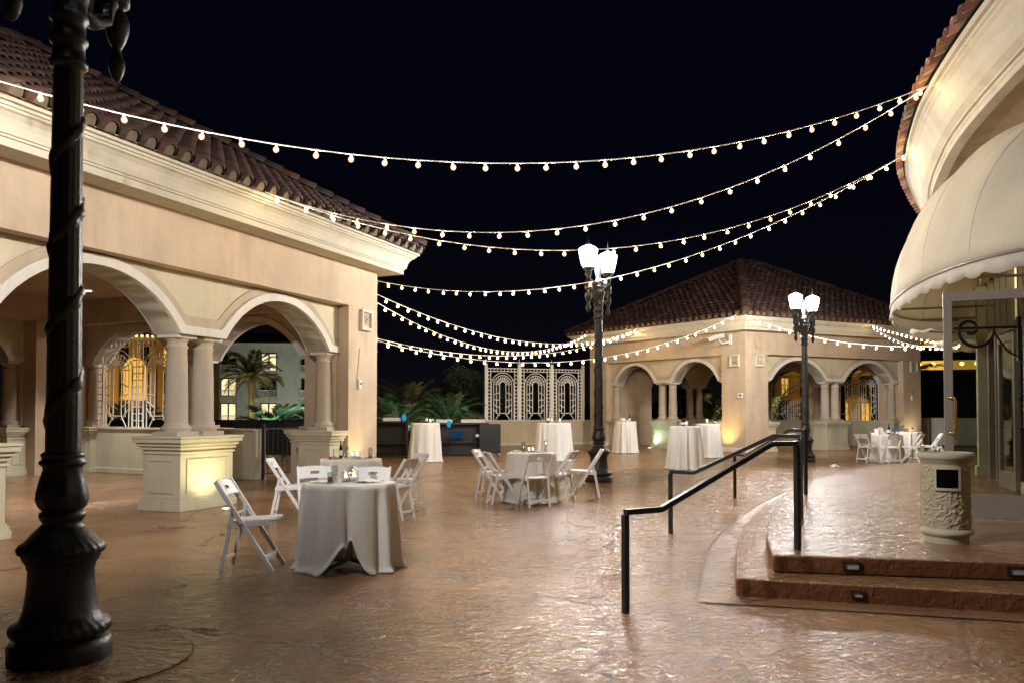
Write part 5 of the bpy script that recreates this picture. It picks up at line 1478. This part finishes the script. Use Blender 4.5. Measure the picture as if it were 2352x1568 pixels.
# ------------------------------------------------------------------ far buildings
def hotel(name,x,y,rz,w_,h,floors,label,wallm,lit,balc=True,pitch=3.2,fh=3.0,ww=.95,grp='hotel blocks around the plaza',seed=0):
    rnd=random.Random(seed); e=empty(name,(x,y,0),rz,label,'hotel',grp)
    MB().box(-w_/2,w_/2,0,10,-2,h).build('wall',M[wallm],e)
    MB().box(-w_/2-.4,w_/2+.4,-.5,10.4,h,h+.25).build('cornice',M['hoteltrim'],e)
    rf=MB(); rf.add([(-w_/2-.6,-.7,h+.25),(w_/2+.6,-.7,h+.25),(w_/2+.6,5,h+1.9),(-w_/2-.6,5,h+1.9),(w_/2+.6,10.6,h+.25),(-w_/2-.6,10.6,h+.25)],[(0,1,2,3),(3,2,4,5),(1,4,2),(5,0,3)],False,(.2,.1,.06)).build('roof',M['tile'],e)
    nb=int(w_/pitch)
    for f in range(floors):
        z0=f*fh
        for k in range(nb):
            xx=-w_/2+(k+.5)*w_/nb
            on=rnd.random()<lit
            fr=MB().box(xx-ww,xx+ww,-.08,.03,z0+.25,z0+2.5).build('window',M['winframe'],e)
            mt=M['goldglow'] if (on and wallm=='gold') else (M['warmwin'] if on else M['winglass'])
            g_=MB()
            for sx in (-1,1): g_.box(xx+sx*ww*.48-ww*.38,xx+sx*ww*.48+ww*.38,-.10,-.06,z0+.4,z0+2.35)
            g_.build('pane',mt,fr)
            if balc:
                bl=MB().box(xx-1.0,xx+1.0,-1.0,0,z0,z0+.14).build('balcony',M['hoteltrim'],e)
                rl=MB(); rl.box(xx-1.0,xx+1.0,-1.0,-.93,z0+.92,z0+1.0)
                for q in range(15): rl.box(xx-.97+q*.137,xx-.93+q*.137,-.99,-.95,z0+.14,z0+.92)
                rl.build('railing',M['lattice'],bl)
    return e
# cream hotel seen through the near pavilion's right arch
hotel('cream_hotel',-27.0,100,radians(4),19,9.4,3,'cream hotel block with balconies through the near arch','hotel',.30,pitch=4.5,seed=4)
def gold_hotel(x,y,rz,w_,h,label,seed):
    e=hotel('golden_hotel',x,y,rz,w_,h,3,label,'gold',.5,balc=False,pitch=1.9,fh=2.7,ww=.42,seed=seed)
    for k in range(int(w_/.5)):
        MB().lathe([(.02,0),(.10,.06),(.12,.14),(.06,.22)],(-w_/2+.25+k*.5,-.62,h+.25),8).build('eave_lamp',M['goldlight'],e)
    ar=MB(); n=14; z0,r_,zt=2.6,1.05,5.6
    pts=[(-r_,z0)]+[(-r_*cos(pi*k/n),zt+r_*sin(pi*k/n)) for k in range(n+1)]+[(r_,z0)]
    ar.add([(p[0],-.13,p[1]) for p in pts],[tuple(range(len(pts)))]).build('glowing_portal',M['goldportal'],e)  # arch panel glows by itself to show a brightly lit niche
    for sx in (-1,1): MB().box(sx*1.7-.3,sx*1.7+.3,-.5,0,-2,h-.6).build('pilaster',M['gold'],e)
    return e
M['goldportal']=emitter('golden_portal_glow',(1.0,.50,.06),.85)
gold_hotel(-36.5,80,radians(9),12,8.3,'golden floodlit hotel behind the near pavilion grille',5)
gold_hotel(41,86,radians(-14),26,8.2,'golden floodlit hotel behind the far pavilion grilles',6)
def flood(x,y,z,t,power,col,label,ang=110):
    e=empty('flood_light',(x,y,z),0,label,'floodlight','floodlights washing the hotels')
    MB().box(-.15,.15,-.1,.1,0,.2).build('housing',M['darkbar'],e,.02); MB().box(-.12,.12,-.08,.08,.2,.21).build('lens',M['uplens'],e)
    spot('flood_beam',(x,y,z+.3),t,power,col,ang,.5)
flood(-34,72,0,(-35,82,5),900,(1,.66,.20),'floodlight before the left golden hotel')
flood(-40,72,0,(-39,82,5),700,(1,.66,.20),'second floodlight before the left golden hotel')
flood(34,76,0,(38,88,6),1700,(1,.66,.2),'floodlight before the right golden hotel')
flood(44,74,0,(46,86,6),1700,(1,.66,.2),'second floodlight before the right golden hotel')
flood(-22,88,0,(-24,100,4),2600,(.88,1,.86),'pale floodlight before the cream hotel')
flood(-34,90,0,(-34,100,6),3600,(1,.8,.45),'warm floodlight before the cream hotel')
# palm uplighters, green-white
def palm_lamp(x,y,z,power,col,label):
    e=empty('garden_light',(x,y,z),0,label,'garden light','small garden lights among the palms')
    MB().lathe([(.05,0),(.06,.08),(.055,.10)],n=12).build('housing',M['darkbar'],e); MB().lathe([(0,.101),(.05,.101)],n=12,caps=False).build('lens',M['uplens'],e)
    spot('garden_beam',(x,y,z+.13),(x,y+.7,z+2),power,col,130,.5)
palm_lamp(-8.9,29.6,.05,240,(.55,1,.75),'garden light before the low spreading palms')
palm_lamp(-7.3,30.0,.05,200,(.45,1,.72),'garden light by the gate palms')
palm_lamp(-4.3,29.9,.2,90,(.55,1,.72),'garden light before the green-lit palm behind the bar')
palm_lamp(-2.7,32.4,.2,60,(.35,.9,.8),'garden light between the two bars')
palm_lamp(-14.4,30.2,.05,60,(1,.8,.4),'garden light of the small grille palm')
palm_lamp(12,41.6,.05,420,(.95,.85,.35),'garden light under the wide palms')
palm_lamp(-14.6,46.5,0,600,(1,.85,.45),'garden light under the tall trunked palm')
# golden lit loggia with green sign seen beyond the door
e=empty('lit_loggia',(40,62,0),radians(-25),'golden lit eave of a distant building right of the far pavilion','building')
MB().box(-12,12,0,5,0,6.2).build('wall',M['dark'],e); MB().box(-12,12,-1.2,5,6.2,6.5).build('roof',M['tile'],e)
MB().box(-12,12,-.25,0,4.7,5.4).build('glowing_frieze',M['goldglow'],e)  # wall band glows by itself in place of lamplight falling on it
for k in range(24): MB().lathe([(.02,0),(.14,.08),(.17,.18),(.10,.30)],(-11.5+k*1.0,-.5,4.95),10).build('lamp',M['goldlight'],e)
MB().box(-9.05,-8.75,-.1,-.02,3.0,4.5).build('green_light',M['greensign'],e)

# far dark tree belt
rnd=random.Random(5); mb=MB()
for _ in range(9000):
    x=rnd.uniform(-60,70); top=1.6+1.1*(sin(x*.31)+sin(x*.83+1))*.5+rnd.uniform(0,.6); y=118+rnd.uniform(-3,3); z=rnd.uniform(0,max(.5,top*1.6))
    a=Vector((rnd.gauss(0,1),rnd.gauss(0,1),rnd.gauss(0,1))).normalized()*rnd.uniform(.25,.5); b=a.orthogonal().normalized()*.25; c=Vector((x,y,z))
    mb.add([c-a,c+b,c+a,c-b],[(0,1,2,3)])
o=mb.build('treeline',M['bush']); o['kind']='stuff'; o['label']='far dark line of trees below the night sky'; o['category']='trees'

# ------------------------------------------------------------------ render settings
vs_=sc.view_settings; sc.display_settings.display_device='sRGB'
vs_.view_transform='Standard'; vs_.look='None'; vs_.exposure=.17; vs_.gamma=1
cy=sc.cycles
cy.use_denoising=True
try: cy.denoiser='OPENIMAGEDENOISE'
except Exception: pass
cy.max_bounces=7; cy.diffuse_bounces=3; cy.glossy_bounces=3; cy.transmission_bounces=4; cy.transparent_max_bounces=12
cy.sample_clamp_indirect=4; cy.sample_clamp_direct=0; cy.caustics_reflective=False; cy.caustics_refractive=False
cy.use_light_tree=True
